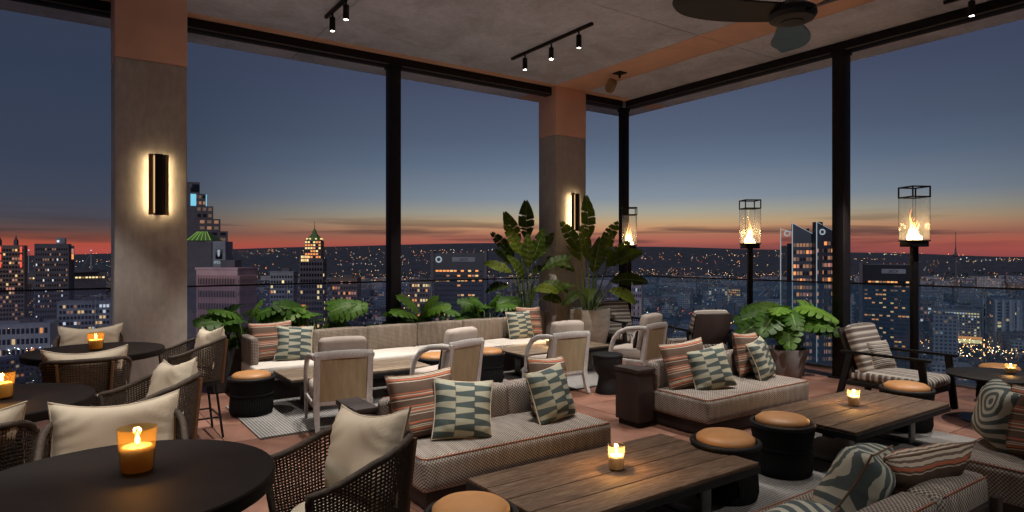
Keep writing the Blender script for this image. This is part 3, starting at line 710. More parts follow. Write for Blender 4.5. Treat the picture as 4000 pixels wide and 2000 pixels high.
pillow('rust', (3.60, 1.62, .385), R(-20), 32, -6, 'rust striped pillow with brown seam at the right end of the bottom sofa')
pillow('brown', (2.55, 1.50, .385), R(-14), 44, 14, 'brown and white striped pillow cut off by the bottom edge')
pillow('ring', (2.32, 1.66, .385), R(16), 46, -4, 'pale green pillow mostly below the bottom edge')
pillow('ring', (5.50, 1.80, .385), R(40), 14, -5, 'green banded pillow on the sofa at the right edge')
pillow('rust', (5.26, 1.46, .385), R(62), 12, 6, 'rust striped pillow on the sofa at the right edge')

# long bench
bench = thing('long_bench', (4.22, 8.33, 0), 0, 'long pale banquette bench with upholstered back along the planter', 'bench')
BW = 4.75
MB().box((0, 0, .13), (BW - .1, .62, .24), .006).build('plinth', 'dark_wood', bench)
ns = 4
for k in range(ns):
    w = BW / ns
    sc = MB().box((-BW / 2 + w * (k + .5), -.02, .335), (w - .006, .74, .17), .03, seg=3, bulge=.008).build('seat_cushion', 'ivory_fabric', bench, 60)
    MB().tube([(-BW / 2 + w * k + .03, -.384, .40), (-BW / 2 + w * (k + 1) - .03, -.384, .40)], .006, 6).build('piping', 'bench_arm_weave', sc)
nb = 6
for k in range(nb):
    w = (BW - .12) / nb
    MB().box((-BW / 2 + .12 + w * (k + .5), .295, .585), (w - .008, .16, .33), .03, seg=3, bulge=.012).build('back_cushion', 'bench_weave', bench, 60)
MB().box((-BW / 2 + .055, .10, .585), (.10, .52, .33), .03, seg=3, bulge=.008).build('arm_cushion', 'bench_arm_weave', bench, 60)
MB().box((0, .395, .37), (BW, .03, .72), .005).build('back_panel', 'dark_wood', bench)
pillow('rust', (2.16, 8.38, .425), PI + R(-14), 14, 3, 'rust striped pillow at the left end of the long bench')
pillow('wedge', (2.38, 8.24, .425), PI + R(-12), 18, -4, 'green wedge patterned pillow at the left end of the long bench')
pillow('rust', (6.26, 8.42, .425), PI + R(4), 12, -3, 'rust striped pillow at the right end of the long bench')
pillow('wedge', (6.02, 8.32, .425), PI + R(-4), 16, 2, 'green wedge patterned pillow at the right end of the long bench')

# dark box side tables
def box_table(x, y, sx_, sy_, h, label):
    t = thing('box_side_table', (x, y, 0), 0, label, 'side table')
    MB().box((0, 0, h / 2 + .02), (sx_ - .03, sy_ - .03, h - .08), .008).build('body', 'dark_wood', t)
    MB().box((0, 0, h - .02), (sx_, sy_, .04), .006).build('top', 'dark_wood', t)
    MB().box((0, 0, .03), (sx_ - .08, sy_ - .08, .06), .004).build('foot', 'black_paint', t)
box_table(1.875, 4.80, .19, .42, .60, 'dark wooden box table behind the nearest wicker chair pillow')
box_table(4.85, 4.72, .25, .36, .60, 'dark wooden box table left of the sofa beside the monstera')

# ------------------------------------------------------------------ plank coffee tables
def coffee_table(cx, cyy, w, d, z, pm, label):
    t = thing('coffee_table', (cx, cyy, 0), 0, label, 'coffee table', 'plank coffee tables')
    n = 4; pw = d / n
    me = MB().box((0, 0, 0), (w, pw - .009, .024), .003).mesh('plank', pm)
    fr = MB().box((0, 0, z - .047), (w + .012, d + .012, .046), .004).build('frame', 'black_paint', t)
    for k in range(n): link('plank', me, t, (0, -d / 2 + pw * (k + .5), z - .012))
    for sx_ in (-1, 1):
        for sy_ in (-1, 1):
            MB().box((sx_ * (w / 2 - .30), sy_ * (d / 2 - .20), (z - .07) / 2 + .01), (.09, .025, z - .08), .003).build('leg', 'steel_grey', t)
        MB().box((sx_ * (w / 2 - .30), 0, .016), (.12, d - .26, .012), .003).build('foot_bar', 'black_metal', t)
    MB().box((0, 0, .21), (w - .74, .10, .05), .003).build('stretcher', 'black_metal', t)
coffee_table(2.91, 2.97, 1.74, .86, .38, 'plank', 'weathered plank coffee table with a candle in front of the nearest sofa')
coffee_table(5.885, 2.97, 1.70, .86, .38, 'plank', 'weathered plank coffee table in front of the sofa beside the monstera')
coffee_table(2.88, 7.46, 1.70, .74, .395, 'plank_pale', 'pale plank table at the left half of the long bench')
coffee_table(6.00, 7.48, 1.70, .74, .395, 'plank_pale', 'pale plank table with a candle at the right half of the long bench')

# ------------------------------------------------------------------ rope stools
def make_stool():
    t = thing('rope_stool', (0, 0, 0))
    MB().lathe([(.205, .0), (.215, .01), (.228, .06), (.222, .16), (.214, .21), (.222, .26), (.236, .34), (.240, .385)], 112, rib=.0035, ribn=1).build('rope_body', 'rope_black', t, 60)
    MB().lathe([(.214, .205), (.2265, .212), (.2265, .224), (.214, .23)], 48, cap=False).build('band', 'rope_black', t, 60)
    pts = [(.232 * math.cos(2 * PI * k / 40), .232 * math.sin(2 * PI * k / 40), .392) for k in range(40)]
    MB().tube(pts, .019, 10, closed=True).build('rim', 'black_paint', t, 80)
    MB().lathe([(.19, .375), (.206, .40), (.203, .428), (.175, .449), (.11, .462), (.04, .467), (.001, .468)], 48).build('seat_cushion', 'tan_leather', t, 60)
    return t
stool = make_stool(); first = True
for (x, y, lb) in ((1.70, 7.46, 'dark rope stool with tan seat at the left end of the bench table'), (3.93, 2.92, 'tan topped rope stool overlapped by the end of the nearest plank table'),
                   (4.74, 2.98, 'tan topped rope stool standing clear between the two plank tables'), (6.98, 3.02, 'tan topped rope stool in front of the striped lounge chair'),
                   (1.74, 2.86, 'tan topped rope stool cut off by the bottom edge'), (9.12, 2.92, 'tan topped rope stool behind the black round table'),
                   (4.02, 7.50, 'tan topped rope stool half hidden behind a white armchair back'), (4.80, 7.46, 'tan topped rope stool between the two bench tables')):
    o = stool if first else copy_tree(stool); first = False
    place(o, (x, y, .0125 if (6.4 < y < 8 or y < 3.6 and x < 7.1) else .001), 0, lb, 'stool', 'rope stools')

# drum table and hourglass table
t = thing('drum_table', (2.86, 5.98, 0), 0, 'small black drum table behind the nearest sofa', 'side table')
MB().lathe([(.17, 0), (.18, .02), (.18, .45), (.17, .46)], 48).build('body', 'black_paint', t)
MB().lathe([(.180, .462), (.19, .466), (.19, .494), (.184, .50)], 48).build('top', 'black_paint', t)
t = thing('hourglass_table', (5.70, 6.02, 0), 0, 'black hourglass shaped side table beside a white armchair', 'side table')
MB().lathe([(.15, 0), (.155, .01), (.13, .10), (.115, .19), (.12, .23), (.165, .29), (.19, .36), (.193, .46)], 48).build('body', 'black_paint', t, 60)
MB().lathe([(.188, .462), (.197, .468), (.197, .494), (.19, .50)], 48).build('top', 'black_paint', t)

# round black table at the right
t = thing('round_side_table', (8.08, 2.60, 0), 0, 'black round pedestal table holding a candle at the right edge', 'table')
MB().lathe([(.34, .465), (.455, .478), (.465, .487), (.465, .497), (.46, .50)], 64).build('top', 'black_paint', t)
MB().tube([(0, 0, .02), (0, 0, .47)], .04, 16).build('pedestal', 'black_metal', t)
MB().lathe([(.33, .002), (.335, .008), (.33, .018), (.06, .028)], 56).build('base', 'dark_disc', t)

# ------------------------------------------------------------------ white armchairs
def make_armchair():
    t = thing('white_armchair', (0, 0, 0))
    rec = lambda z: -.27 - .16 * max(0, z - .28)
    for s in (-1, 1):
        MB().tube([(s * .262, -.36, .0), (s * .262, -.31, .12), (s * .262, rec(.28), .28), (s * .262, rec(.5), .5), (s * .262, rec(.76), .76)], [.026, .034, .040, .036, .034], 4, flat=(1.0, 1.1)).build('back_leg', 'white_wood', t, 30)
        MB().tube([(s * .285, .30, 0), (s * .285, .295, .14), (s * .285, .285, .27)], [.019, .025, .028], 4).build('front_leg', 'white_wood', t, 30)
        pts = [(s * .283, -.35, .735), (s * .298, -.22, .735), (s * .305, -.06, .715), (s * .305, .08, .655), (s * .303, .17, .555), (s * .30, .215, .43), (s * .295, .235, .29)]
        MB().tube(pts, [.031, .032, .032, .032, .031, .030, .028], 8, flat=(.75, 1.1)).build('arm', 'white_wood', t, 60)
        MB().box((s * .285, .0, .262), (.035, .58, .05), .006).build('side_rail', 'white_wood', t)
    MB().box((0, .275, .262), (.56, .035, .05), .006).build('front_rail', 'white_wood', t)
    MB().box((0, -.265, .262), (.50, .035, .05), .006).build('rear_rail', 'white_wood', t)
    tp = [(x, rec(.745) - .012 * (1 - (x / .28) ** 2), .745 + .012 * (1 - (x / .28) ** 2)) for x in [-.285 + .57 * k / 10 for k in range(11)]]
    MB().tube(tp, .044, 8, flat=(.42, 1.0)).build('top_rail', 'white_wood', t, 50)
    pm = MB().grid(lambda u, v: ((u - .5) * .50, rec(.28 + v * .44) - .014, .28 + v * .44), 6, 6, uvfn=lambda u, v: (u * .5, v * .44))
    pm.grid(lambda u, v: ((u - .5) * .50, rec(.28 + v * .44) + .004, .28 + v * .44), 6, 6, flip=True, uvfn=lambda u, v: (u * .5, v * .44))
    pm.build('cane_panel', 'cane', t)
    MB().box((0, .02, .355), (.53, .56, .14), .04, seg=3, bulge=.012).build('seat_cushion', 'taupe_fabric', t, 60)
    MB().box((0, 0, 0), (.47, .13, .52), .045, mx=Matrix.Translation((0, -.235, .655)) @ Matrix.Rotation(R(9), 4, 'X'), seg=3, bulge=.012).build('back_cushion', 'taupe_fabric', t, 60)
    return t
ac = make_armchair()
def armchair(o, x, y, az, lb, pil):
    place(o, (x, y, .0125), R(-az), lb, 'armchair', 'white armchairs')
    if pil:
        q = Vector((0, -.08, .43)); q.rotate(Matrix.Rotation(R(-az), 3, 'Z'))
        pillow('black', (x + q.x, y + q.y, .44), R(-az), 14, 0, pil)
armchair(ac, 2.36, 6.56, 10, 'white armchair nearest the left end of the bench, cane back towards us', None)
armchair(copy_tree(ac), 3.62, 6.55, -18, 'white armchair behind the small black drum table', 'black lumbar pillow on the armchair behind the drum table')
armchair(copy_tree(ac), 5.21, 6.48, 2, 'white armchair between the drum table and the hourglass table', 'black lumbar pillow on the armchair left of the hourglass table')
armchair(copy_tree(ac), 6.78, 6.58, -14, 'white armchair right of the hourglass table', 'black lumbar pillow on the armchair right of the hourglass table')

# ------------------------------------------------------------------ striped lounge chairs
def make_lounge():
    t = thing('lounge_chair', (0, 0, 0))
    for s in (-1, 1):
        x = s * .345
        MB().box((x, .455, .30), (.05, .07, .60), .006, rot('X', 6, (x, .455, .3))).build('front_leg', 'black_paint', t)
        MB().box((x, -.42, .30), (.05, .07, .62), .006, rot('X', -14, (x, -.42, .3))).build('rear_leg', 'black_paint', t)
        MB().box((x, .03, .605), (.055, .98, .03), .006).build('arm', 'black_paint', t)
        MB().box((x, .02, .24), (.04, .88, .05), .005).build('side_rail', 'black_paint', t)
    MB().box((0, .44, .235), (.66, .045, .055), .005).build('front_rail', 'black_paint', t)
    MB().box((0, .0, .245), (.64, .82, .02), .004).build('seat_board', 'black_paint', t)
    mx = Matrix.Translation((0, -.40, .56)) @ Matrix.Rotation(R(20), 4, 'X')
    MB().box((0, 0, 0), (.62, .035, .66), .008, mx=mx).build('back_panel', 'dark_wood', t)
    MB().box((0, .04, .325), (.62, .86, .13), .05, seg=4, bulge=.014).build('seat_cushion', 'stripe_lounge', t, 60)
    MB().box((0, 0, 0), (.60, .12, .62), .05, mx=Matrix.Translation((0, -.315, .615)) @ Matrix.Rotation(R(20), 4, 'X'), seg=4, bulge=.014).build('back_cushion', 'stripe_lounge_back', t, 60)
    return t
lc = make_lounge()
place(lc, (8.03, 3.60, .001), PI, 'striped cushioned lounge chair facing us beside the black post', 'lounge chair', 'striped lounge chairs')
place(copy_tree(lc), (8.26, 6.68, .001), R(-20), 'lounge chair seen from its dark back by the glass railing', 'lounge chair', 'striped lounge chairs')
place(copy_tree(lc), (8.30, 8.28, .001), PI + R(-10), 'striped lounge chair half hidden behind the pale pot', 'lounge chair', 'striped lounge chairs')
pillow('stripe', (8.10, 3.74, .395), PI + R(-6), 22, 0, 'striped pillow leaning on the lounge chair beside the post')

# ------------------------------------------------------------------ wicker counter chairs
def make_wicker():
    t = thing('wicker_chair', (0, 0, 0))
    def curve(s):                     # plan of the tub: arm tip, round the back, to the other arm tip
        q = s * 2 - 1; a = abs(q)
        if a > .62:
            k = (a - .62) / .38; x, y = .29, -.03 + k * .27
        else:
            an = a / .62 * math.pi / 2; x, y = .29 * math.sin(an) ** .75, -.03 - .25 * math.cos(an) ** .75
        return (x if q > 0 else -x), y
    def topz(s):
        a = abs(s * 2 - 1); k = max(0, (a - .30) / .70); return .955 - .135 * k * k * (3 - 2 * k)
    ZB = .545
    def S_(s, v, off=0):
        x, y = curve(s); k = .86 + .14 * v ** .8
        return Vector((x * k * (1 + off), y * k * (1 + off) + .0, ZB + (topz(s) - ZB) * v))
    nv_, nh = 88, 22
    mb = MB()
    for i in range(nv_ + 1):
        s = i / nv_; mb.tube([S_(s, j / 8, .008 * ((i + j) % 2)) for j in range(9)], .0058, 4, flat=(1, .5))
    for j in range(1, nh):
        v = j / nh; mb.tube([S_(i / 52, v, .008 * ((i + j + 1) % 2)) for i in range(53)], .0058, 4, flat=(.5, 1))
    mb.build('woven_shell', 'rope_brown', t, 0)
    rim = [S_(k / 48, 1) for k in range(49)]; rim = [S_(0, .0), S_(0, .5), S_(0, .9)] + rim + [S_(1, .9), S_(1, .5), S_(1, 0)]
    MB().tube(rim, .0165, 10).build('rim', 'rope_brown', t, 80)
    bp = [S_(k / 30, 0) for k in range(31)]
    base = MB(); n_ = len(bp)
    base.add([(p.x * 1.03, p.y * 1.03, ZB - .035) for p in bp] + [(p.x * 1.03, p.y * 1.03, ZB + .012) for p in bp], [tuple(range(n_ - 1, -1, -1)), tuple(range(n_, 2 * n_))] + [(k, (k + 1) % n_, n_ + (k + 1) % n_, n_ + k) for k in range(n_)])
    base.build('seat_base', 'black_paint', t, 30)
    MB().lathe([(.14, 0), (.19, .012), (.205, .045), (.19, .075), (.12, .09), (.001, .094)], 40, c=(0, .02, ZB + .012)).build('seat_cushion', 'cream', t, 60)
    feet = {}
    for sx_ in (-1, 1):
        for (y0, y1) in ((.17, .22), (-.17, -.23)):
            MB().tube([(sx_ * .19, y0, ZB - .02), (sx_ * .225, y1, .001)], .011, 8).build('leg', 'black_metal', t)
    z = .20; fr = [(.217, .208), (-.217, .208), (-.217, -.212), (.217, -.212)]
    for k in range(4): MB().tube([fr[k] + (z,), fr[(k + 1) % 4] + (z,)], .009, 6).build('foot_rail', 'black_metal', t)
    for s in (.40, .60):
        p0, p1 = S_(s, 0, .06), S_(s, .96, .06)
        MB().tube([p0 + Vector((0, 0, -.03)), p0.lerp(p1, .5), p1], .017, 6, flat=(1.2, .7)).build('wood_post', 'brown_wood', t)
    return t
wc = make_wicker(); n_w = [0]
def wicker(x, y, az, lb, pl, ploc=None, lean=16, roll=0):
    o = wc if n_w[0] == 0 else copy_tree(wc); n_w[0] += 1
    place(o, (x, y, .001), R(-az), lb, 'chair', 'wicker counter chairs')
    q = Vector((0, -.09, 0)); q.rotate(Matrix.Rotation(R(-az), 3, 'Z'))
    pillow('cream', (x + q.x, y + q.y, .655), R(-az) + R(roll), lean, roll, pl)
TA, TB, TC = (.175, 2.84), (.236, 6.91), (-.385, 4.84)
wicker(.20, 3.56, 184, 'wicker chair facing us behind the nearest round table', 'cream lumbar pillow behind the nearest candle')
wicker(1.00, 2.76, 268, 'dark wicker chair at the right of the nearest round table', 'large cream pillow in the chair right of the nearest round table', roll=8)
wicker(.46, 4.84, 266, 'wicker chair at the right of the middle round table', 'cream pillow in the chair right of the middle round table', roll=8)
wicker(-.42, 4.06, 2, 'wicker chair cut off by the left edge, back towards us', 'cream pillow cut off by the left edge')
wicker(.22, 7.66, 182, 'wicker chair on the far side of the farthest round table', 'white lumbar pillow behind the farthest candle')
wicker(1.02, 6.88, 268, 'dark wicker chair on thin legs right of the farthest round table', 'cream pillow in the chair with thin legs', roll=6)
wicker(.15, 6.10, 4, 'wicker chair in front of the farthest round table, back towards us', 'cream lumbar pillow over a wicker chair back')
def round_table(c, label):
    t = thing('round_table', (c[0], c[1], 0), 0, label, 'table', 'round counter tables')
    MB().lathe([(.50, .835), (.545, .842), (.55, .852), (.55, .893), (.545, .90)], 72).build('top', 'table_dark', t)
    MB().lathe([(.055, .03), (.045, .06), (.045, .80), (.07, .836)], 24).build('pedestal', 'black_metal', t)
    MB().lathe([(.27, .002), (.275, .01), (.27, .022), (.06, .034)], 48).build('base', 'black_metal', t)
round_table(TA, 'dark round table nearest with a large amber candle')
round_table(TB, 'dark round table farthest, beside the wide concrete column')
round_table(TC, 'dark round table cut off by the left edge')

# ------------------------------------------------------------------ candles
def candle(x, y, z, r, h, amber, watts, label):
    t = thing('candle', (x, y, z), 0, label, 'candle', 'glass candles')
    MB().lathe([(r * .80, .0), (r * .84, .006), (r, h), (r * .955, h), (r * .80, .010), (.001, .010)], 36, cap=False).build('glass_holder', 'amber_glass' if amber else 'clear_glass', t, 60)
    hw = h * .60
    MB().lathe([(r * .74, .012), (r * .78, .02), (r * .80, hw - .006), (r * .74, hw), (.001, hw - .004)], 32).build('wax', 'wax', t, 60)
    MB().tube([(0, 0, hw - .004), (.001, 0, hw + .012)], .0015, 6).build('wick', 'wick', t)
    fh = h * .27
    MB().lathe([(.001, 0), (fh * .15, fh * .12), (fh * .20, fh * .3), (fh * .15, fh * .55), (fh * .06, fh * .85), (.001, fh)], 14, c=(.001, 0, hw + .006)).build('flame', 'candle_flame', t, 60)
    ld = bpy.data.lights.new('candle_light', 'POINT'); ld.energy = watts; ld.color = (1.0, .52, .17); ld.shadow_soft_size = fh * .3
    lo = bpy.data.objects.new('candle_light', ld); C.objects.link(lo); lo.location = (x, y, z + hw + fh * .6 + .01)
candle(.235, 2.90, .90, .070, .178, True, 3.0, 'large amber glass candle on the nearest round table')
candle(TB[0] + .0, 6.92, .90, .068, .155, True, 3.0, 'amber glass candle on the farthest round table')
candle(-.305, 4.87, .90, .068, .16, True, 3.0, 'amber glass candle cut off by the left edge')
candle(2.90, 2.98, .38, .056, .158, False, 13, 'glass candle on the nearest plank coffee table')
candle(5.92, 3.01, .38, .056, .15, False, 13, 'glass candle on the plank table beside the striped lounge chair')
candle(6.05, 7.66, .395, .056, .13, False, 11, 'small glass candle on the bench table')
candle(8.24, 2.54, .50, .052, .11, False, 3.0, 'glass candle on the black round table at the right')

# ------------------------------------------------------------------ fire lanterns
def lantern(x, y, label, k):
    rnd = random.Random(k)
    t = thing('fire_lantern', (x, y, 0), R(45 + 6 * k), label, 'lantern', 'fire lanterns')
    MB().box((0, 0, .95), (.075, .075, 1.88), .005).build('pole', 'black_metal', t)
    MB().box((0, 0, .011), (.34, .34, .02), .004).build('foot_plate', 'black_metal', t)
    MB().box((0, 0, 1.91), (.24, .24, .07), .005).build('burner_box', 'black_metal', t)
    MB().box((0, 0, 1.955), (.27, .27, .018), .003).build('tray', 'black_metal', t)
    hw, z0, z1, z2 = .128, 1.965, 2.54, 2.68
    for a in range(4):
        m_ = Matrix.Rotation(R(90 * a), 4, 'Z')
        MB().box((0, hw, (z0 + z1) / 2), (2 * hw - .012, .005, z1 - z0), .001, mx=m_).build('glass_pane', 'lantern_glass', t)
        MB().box((hw, hw, (z1 + z2) / 2), (.016, .016, z2 - z1), .002, mx=m_).build('corner_bar', 'black_metal', t)
        for z in (z1 + .004, z2): MB().box((0, hw, z), (2 * hw + .016, .016, .018), .002, mx=m_).build('top_bar', 'black_metal', t)
        MB().box((hw, hw, (z0 + z1) / 2), (.004, .004, z1 - z0), .001, mx=m_).build('glass_edge', 'black_metal', t)
    fb = MB()
    for j in range(30):
        a = rnd.uniform(0, 6.28); r0 = rnd.uniform(.01, .09); hh = (.45 if j == 0 else rnd.uniform(.10, .36) * (1.12 - r0 * 7.5)); ph = rnd.uniform(0, 6.28)
        pts = []; rad = []
        for q in range(9):
            u = q / 8; sw = .03 * u * math.sin(7.5 * u + ph)
            pts.append((r0 * math.cos(a) * (1 - .55 * u) + sw, r0 * math.sin(a) * (1 - .55 * u) + .02 * u * math.cos(6 * u + ph), hh * u))
            rad.append((.005 + .015 * math.sin(math.pi * min(1, u * 1.15 + .12)) ** 1.3) * (1 - u * .55) * (1 if u < 1 else .1))
        fb.tube(pts, rad, 6)
    fb.build('flame', 'fire', t, 80, loc=(0, 0, 1.968))
    ld = bpy.data.lights.new('fire_light', 'POINT'); ld.energy = 14; ld.color = (1.0, .55, .22); ld.shadow_soft_size = .06
    lo = bpy.data.objects.new('fire_light', ld); C.objects.link(lo); lo.location = (x, y, 2.14)
lantern(8.97, 8.86, 'fire lantern farthest away beside the corner post', 1)
lantern(9.42, 6.51, 'fire lantern in the middle of the three, above the monstera', 2)
lantern(9.42, 3.98, 'fire lantern nearest, behind the striped lounge chair', 3)

# ------------------------------------------------------------------ plants
def monstera_leaf(seed):
    rnd = random.Random(seed); mb = MB(); nl = 6
    def w(t): return .50 * max(0, math.sin(math.pi * (t * .84 + .16))) ** .62 * (1 - .25 * t)
    def pos(t, s):
        a = abs(s)
        return Vector((s * w(min(1, t)), t - (1 - t) * .20 * a + .13 * a * t, -.30 * t * t - .16 * s * s * (1 - .3 * t) + .05 * a))
    for sg in (-1, 1):
        for k in range(nl):
            t0, t1 = k / nl, (k + 1) / nl
            gap = .0 if k == 0 else rnd.uniform(.18, .34) / nl
            vs = []; uv = []
            for s, g in ((0, 0), (.40, 0), (.52, gap * .45), (.80, gap * .8), (.95, gap * 1.1), (1.0, gap * 1.5)):
                e = .0 if s < .9 else .10 / nl if s < 1 else .22 / nl
                a, b = t0 + g * .5 + e * .4, t1 - g * .5 - e
                vs += [pos(a, sg * s), pos(b, sg * s)]; uv += [(sg * s, a), (sg * s, b)]
            fs = []; uvs = []
            for q in range(5):
                f = [q * 2, q * 2 + 1, q * 2 + 3, q * 2 + 2]
                if sg > 0: f.reverse()
                fs.append(f); uvs.append([uv[i] for i in f])
            mb.add(vs, fs, uvs)
    return mb.mesh('leaf', 'monstera_leaf', 60)
MON = [monstera_leaf(k) for k in range(3)]
def banana_leaf(seed, droop):
    rnd = random.Random(seed); mb = MB(); n = 26
    def w(t): return .205 * max(0.0, math.sin(math.pi * min(1, t * .94 + .03))) ** .7 * (1.1 - .35 * t)
    torn = {(sg, k): rnd.uniform(.55, .85) for sg in (-1, 1) for k in range(4, n - 3) if rnd.random() < .13}
    def pos(t, s):
        a = abs(s); y = t if not droop else math.sin(t * droop) / droop; z = 0 if not droop else -(1 - math.cos(t * droop)) / droop
        return Vector((s * w(t), y + .05 * a, z + .22 * a * w(t) * 2 - .35 * a * a * w(t) + .008 * math.sin(t * 40 + s * 2)))
    for sg in (-1, 1):
        for k in range(n):
            t0, t1 = k / n, (k + 1) / n; cut = torn.get((sg, k))
            ss = (0, .5, cut if cut else 1.0)
            vs = []; uv = []
            for s in ss:
                tt = t1 - (.008 if cut else 0)
                vs += [pos(t0, sg * s), pos(tt, sg * s)]; uv += [(sg * s, t0), (sg * s, tt)]
            fs = []; uvs = []
            for q in range(len(ss) - 1):
                f = [q * 2, q * 2 + 1, q * 2 + 3, q * 2 + 2]
                if sg > 0: f.reverse()
                fs.append(f); uvs.append([uv[i] for i in f])
            mb.add(vs, fs, uvs)
    return mb.mesh('leaf', 'banana_leaf', 60)
BAN = [banana_leaf(1, .35), banana_leaf(2, .8), banana_leaf(3, 1.5), banana_leaf(4, .2)]
def orient(d, up=Vector((0, 0, 1)), roll=0):
    y = d.normalized(); x = y.cross(up)
    if x.length < .05: x = y.cross(Vector((0, -1, 0)))
    x.normalize(); z = x.cross(y)
    m_ = Matrix((x, y, z)).transposed()
    return (m_ @ Matrix.Rotation(roll, 3, 'Y')).to_euler()
def stem(parent, a, b, r0, r1, sagz=.0):
    mid = a.lerp(b, .55) + Vector((0, 0, sagz))
    pts = [a, a.lerp(mid, .5) + Vector((0, 0, sagz * .3)), mid, mid.lerp(b, .5) + Vector((0, 0, sagz * .2)), b]
    return MB().tube(pts, [r0, r0 * .95, (r0 + r1) / 2, r1, r1], 6).build('stem', 'stalk', parent, 60)
def monstera(loc, spread, height, n, seed, label, pot=None, big=.9):
    rnd = random.Random(seed)
    t = thing('monstera_plant', loc, 0, label, 'plant', 'monstera plants')
    for k in range(n):
        a = 2 * PI * k / n * 1.0 + rnd.uniform(-.35, .35); q = rnd.uniform(.35, 1.0)
        r = spread * q * rnd.uniform(.42, .62); z = height * (1.0 - .62 * q * q) * rnd.uniform(.72, 1.0)
        tip = Vector((math.cos(a) * r, math.sin(a) * r, z))
        front = not pot and math.sin(a) < -.1
        if front: tip.y = max(tip.y, -.16); tip.z = max(tip.z, height * .72)
        base = Vector((math.cos(a) * .05, math.sin(a) * .05, 0))
        stem(t, base, tip, .011, .006, .06)
        d = Vector((math.cos(a), math.sin(a) * (.45 if front else 1), rnd.uniform(.1, .5) if front else rnd.uniform(-.7, .2)))
        sz = rnd.uniform(.34, .48) * big
        link('leaf', MON[k % 3], t, tip, orient(d, Vector((-FW[0] * .8, -FW[1] * .8, 1.0)), rnd.uniform(-.4, .4)), (sz, sz, sz))
    if pot: pot(t)
    return t
def pot_bowl(t):
    MB().lathe([(.20, -.36), (.215, -.34), (.27, -.12), (.30, .04), (.30, .05), (.28, .05), (.265, -.02), (.001, -.02)], 48, cap=False).build('bowl', 'pot_grey', t, 60)
    MB().lathe([(.001, -.012), (.27, -.016)], 32, cap=False).build('soil', 'soil', t)
monstera((8.62, 5.36, .362), .86, .78, 21, 5, 'bright monstera plant in a round grey pot by the black post', pot_bowl, 1.05)
# planter trough behind the bench
pt = thing('planter_trough', (3.95, 9.02, 0), 0, 'low dark planter trough behind the long bench', 'planter')
for y in (-.20, .20): MB().box((0, y, .29), (4.8, .03, .56), .005).build('side_board', 'planter_black', pt)
for x in (-2.385, 2.385): MB().box((x, 0, .29), (.03, .37, .56), .005).build('end_board', 'planter_black', pt)
MB().box((0, 0, .26), (4.72, .36, .48), .01).build('soil', 'soil', pt)
monstera((1.98, 8.98, .50), .80, .58, 18, 11, 'monstera at the left end of the planter, leaves spilling past the bench')
monstera((2.95, 9.0, .50), .78, .64, 18, 12, 'monstera in the planter behind the left bench pillows')
monstera((4.52, 9.04, .50), .66, .56, 15, 13, 'monstera in the planter right of the bench post')
monstera((5.80, 9.04, .50), .70, .58, 16, 14, 'monstera in the planter left of the dark banana pot')
fern = MB(); rnd = random.Random(3)
for k in range(420):
    x, y = rnd.uniform(1.7, 6.4), rnd.uniform(8.86, 9.18); a = rnd.uniform(0, 6.28); l_ = rnd.uniform(.05, .14); h = rnd.uniform(.10, .28)
    p = Vector((x, y, .50)); d = Vector((math.cos(a), math.sin(a), 0)); s_ = Vector((-d.y, d.x, 0)) * l_ * .28
    fern.add([p, p + d * l_ * .5 + s_ + Vector((0, 0, h * .8)), p + d * l_ + Vector((0, 0, h)), p + d * l_ * .5 - s_ + Vector((0, 0, h * .8))], [(0, 1, 2, 3)], [[(0, 0), (1, .5), (0, 1), (-1, .5)]])
o = fern.build('ground_cover', 'monstera_leaf', None, 0); o['kind'] = 'stuff'; tag(o, 'low green ground cover along the planter trough', 'foliage')

def banana(loc, potr, poth, potmat, leaves, seed, label, plinth=0):
    rnd = random.Random(seed)
    t = thing('banana_plant', loc, 0, label, 'plant', 'potted banana plants')
    z0 = plinth
    if plinth: MB().box((0, 0, plinth / 2), (potr * 1.6, potr * 1.6, plinth), .006).build('plinth', 'planter_black', t)
    MB().lathe([(potr * .72, z0), (potr * .80, z0 + .02), (potr * .97, z0 + poth * .45), (potr, z0 + poth * .8), (potr * .99, z0 + poth), (potr * .92, z0 + poth), (potr * .90, z0 + poth - .07), (.001, z0 + poth - .07)], 56, cap=False).build('pot', potmat, t, 60)
    MB().lathe([(.001, z0 + poth - .055), (potr * .9, z0 + poth - .065)], 32, cap=False).build('soil', 'soil', t)
    zs = z0 + poth - .07
    for (az, hs, lean, ln, el_, kind) in leaves:
        # az: image-plane angle, 0 = to the right, 90 = away; hs: stem height; lean: horizontal reach
        dx = math.cos(R(az)); dy = math.sin(R(az))
        hv = Vector((RT[0] * dx + FW[0] * dy, RT[1] * dx + FW[1] * dy, 0))
        b0 = hv * rnd.uniform(.03, .10) + Vector((rnd.uniform(-.04, .04), rnd.uniform(-.04, .04), zs)); tip = hv * lean + Vector((0, 0, zs + hs))
        stem(t, b0, tip, .014, .008, .02)
        d = hv * math.cos(R(el_)) + Vector((0, 0, math.sin(R(el_))))
        if el_ > 75: upv = Vector((-FW[0], -FW[1], .2)); roll = rnd.uniform(-.5, .5)
        else: upv = Vector((-FW[0] * 1.1, -FW[1] * 1.1, 1.0)); roll = rnd.uniform(-.3, .3)
        link('leaf', BAN[kind], t, tip, orient(d, upv, roll), (ln * 1.05, ln, ln))
    return t
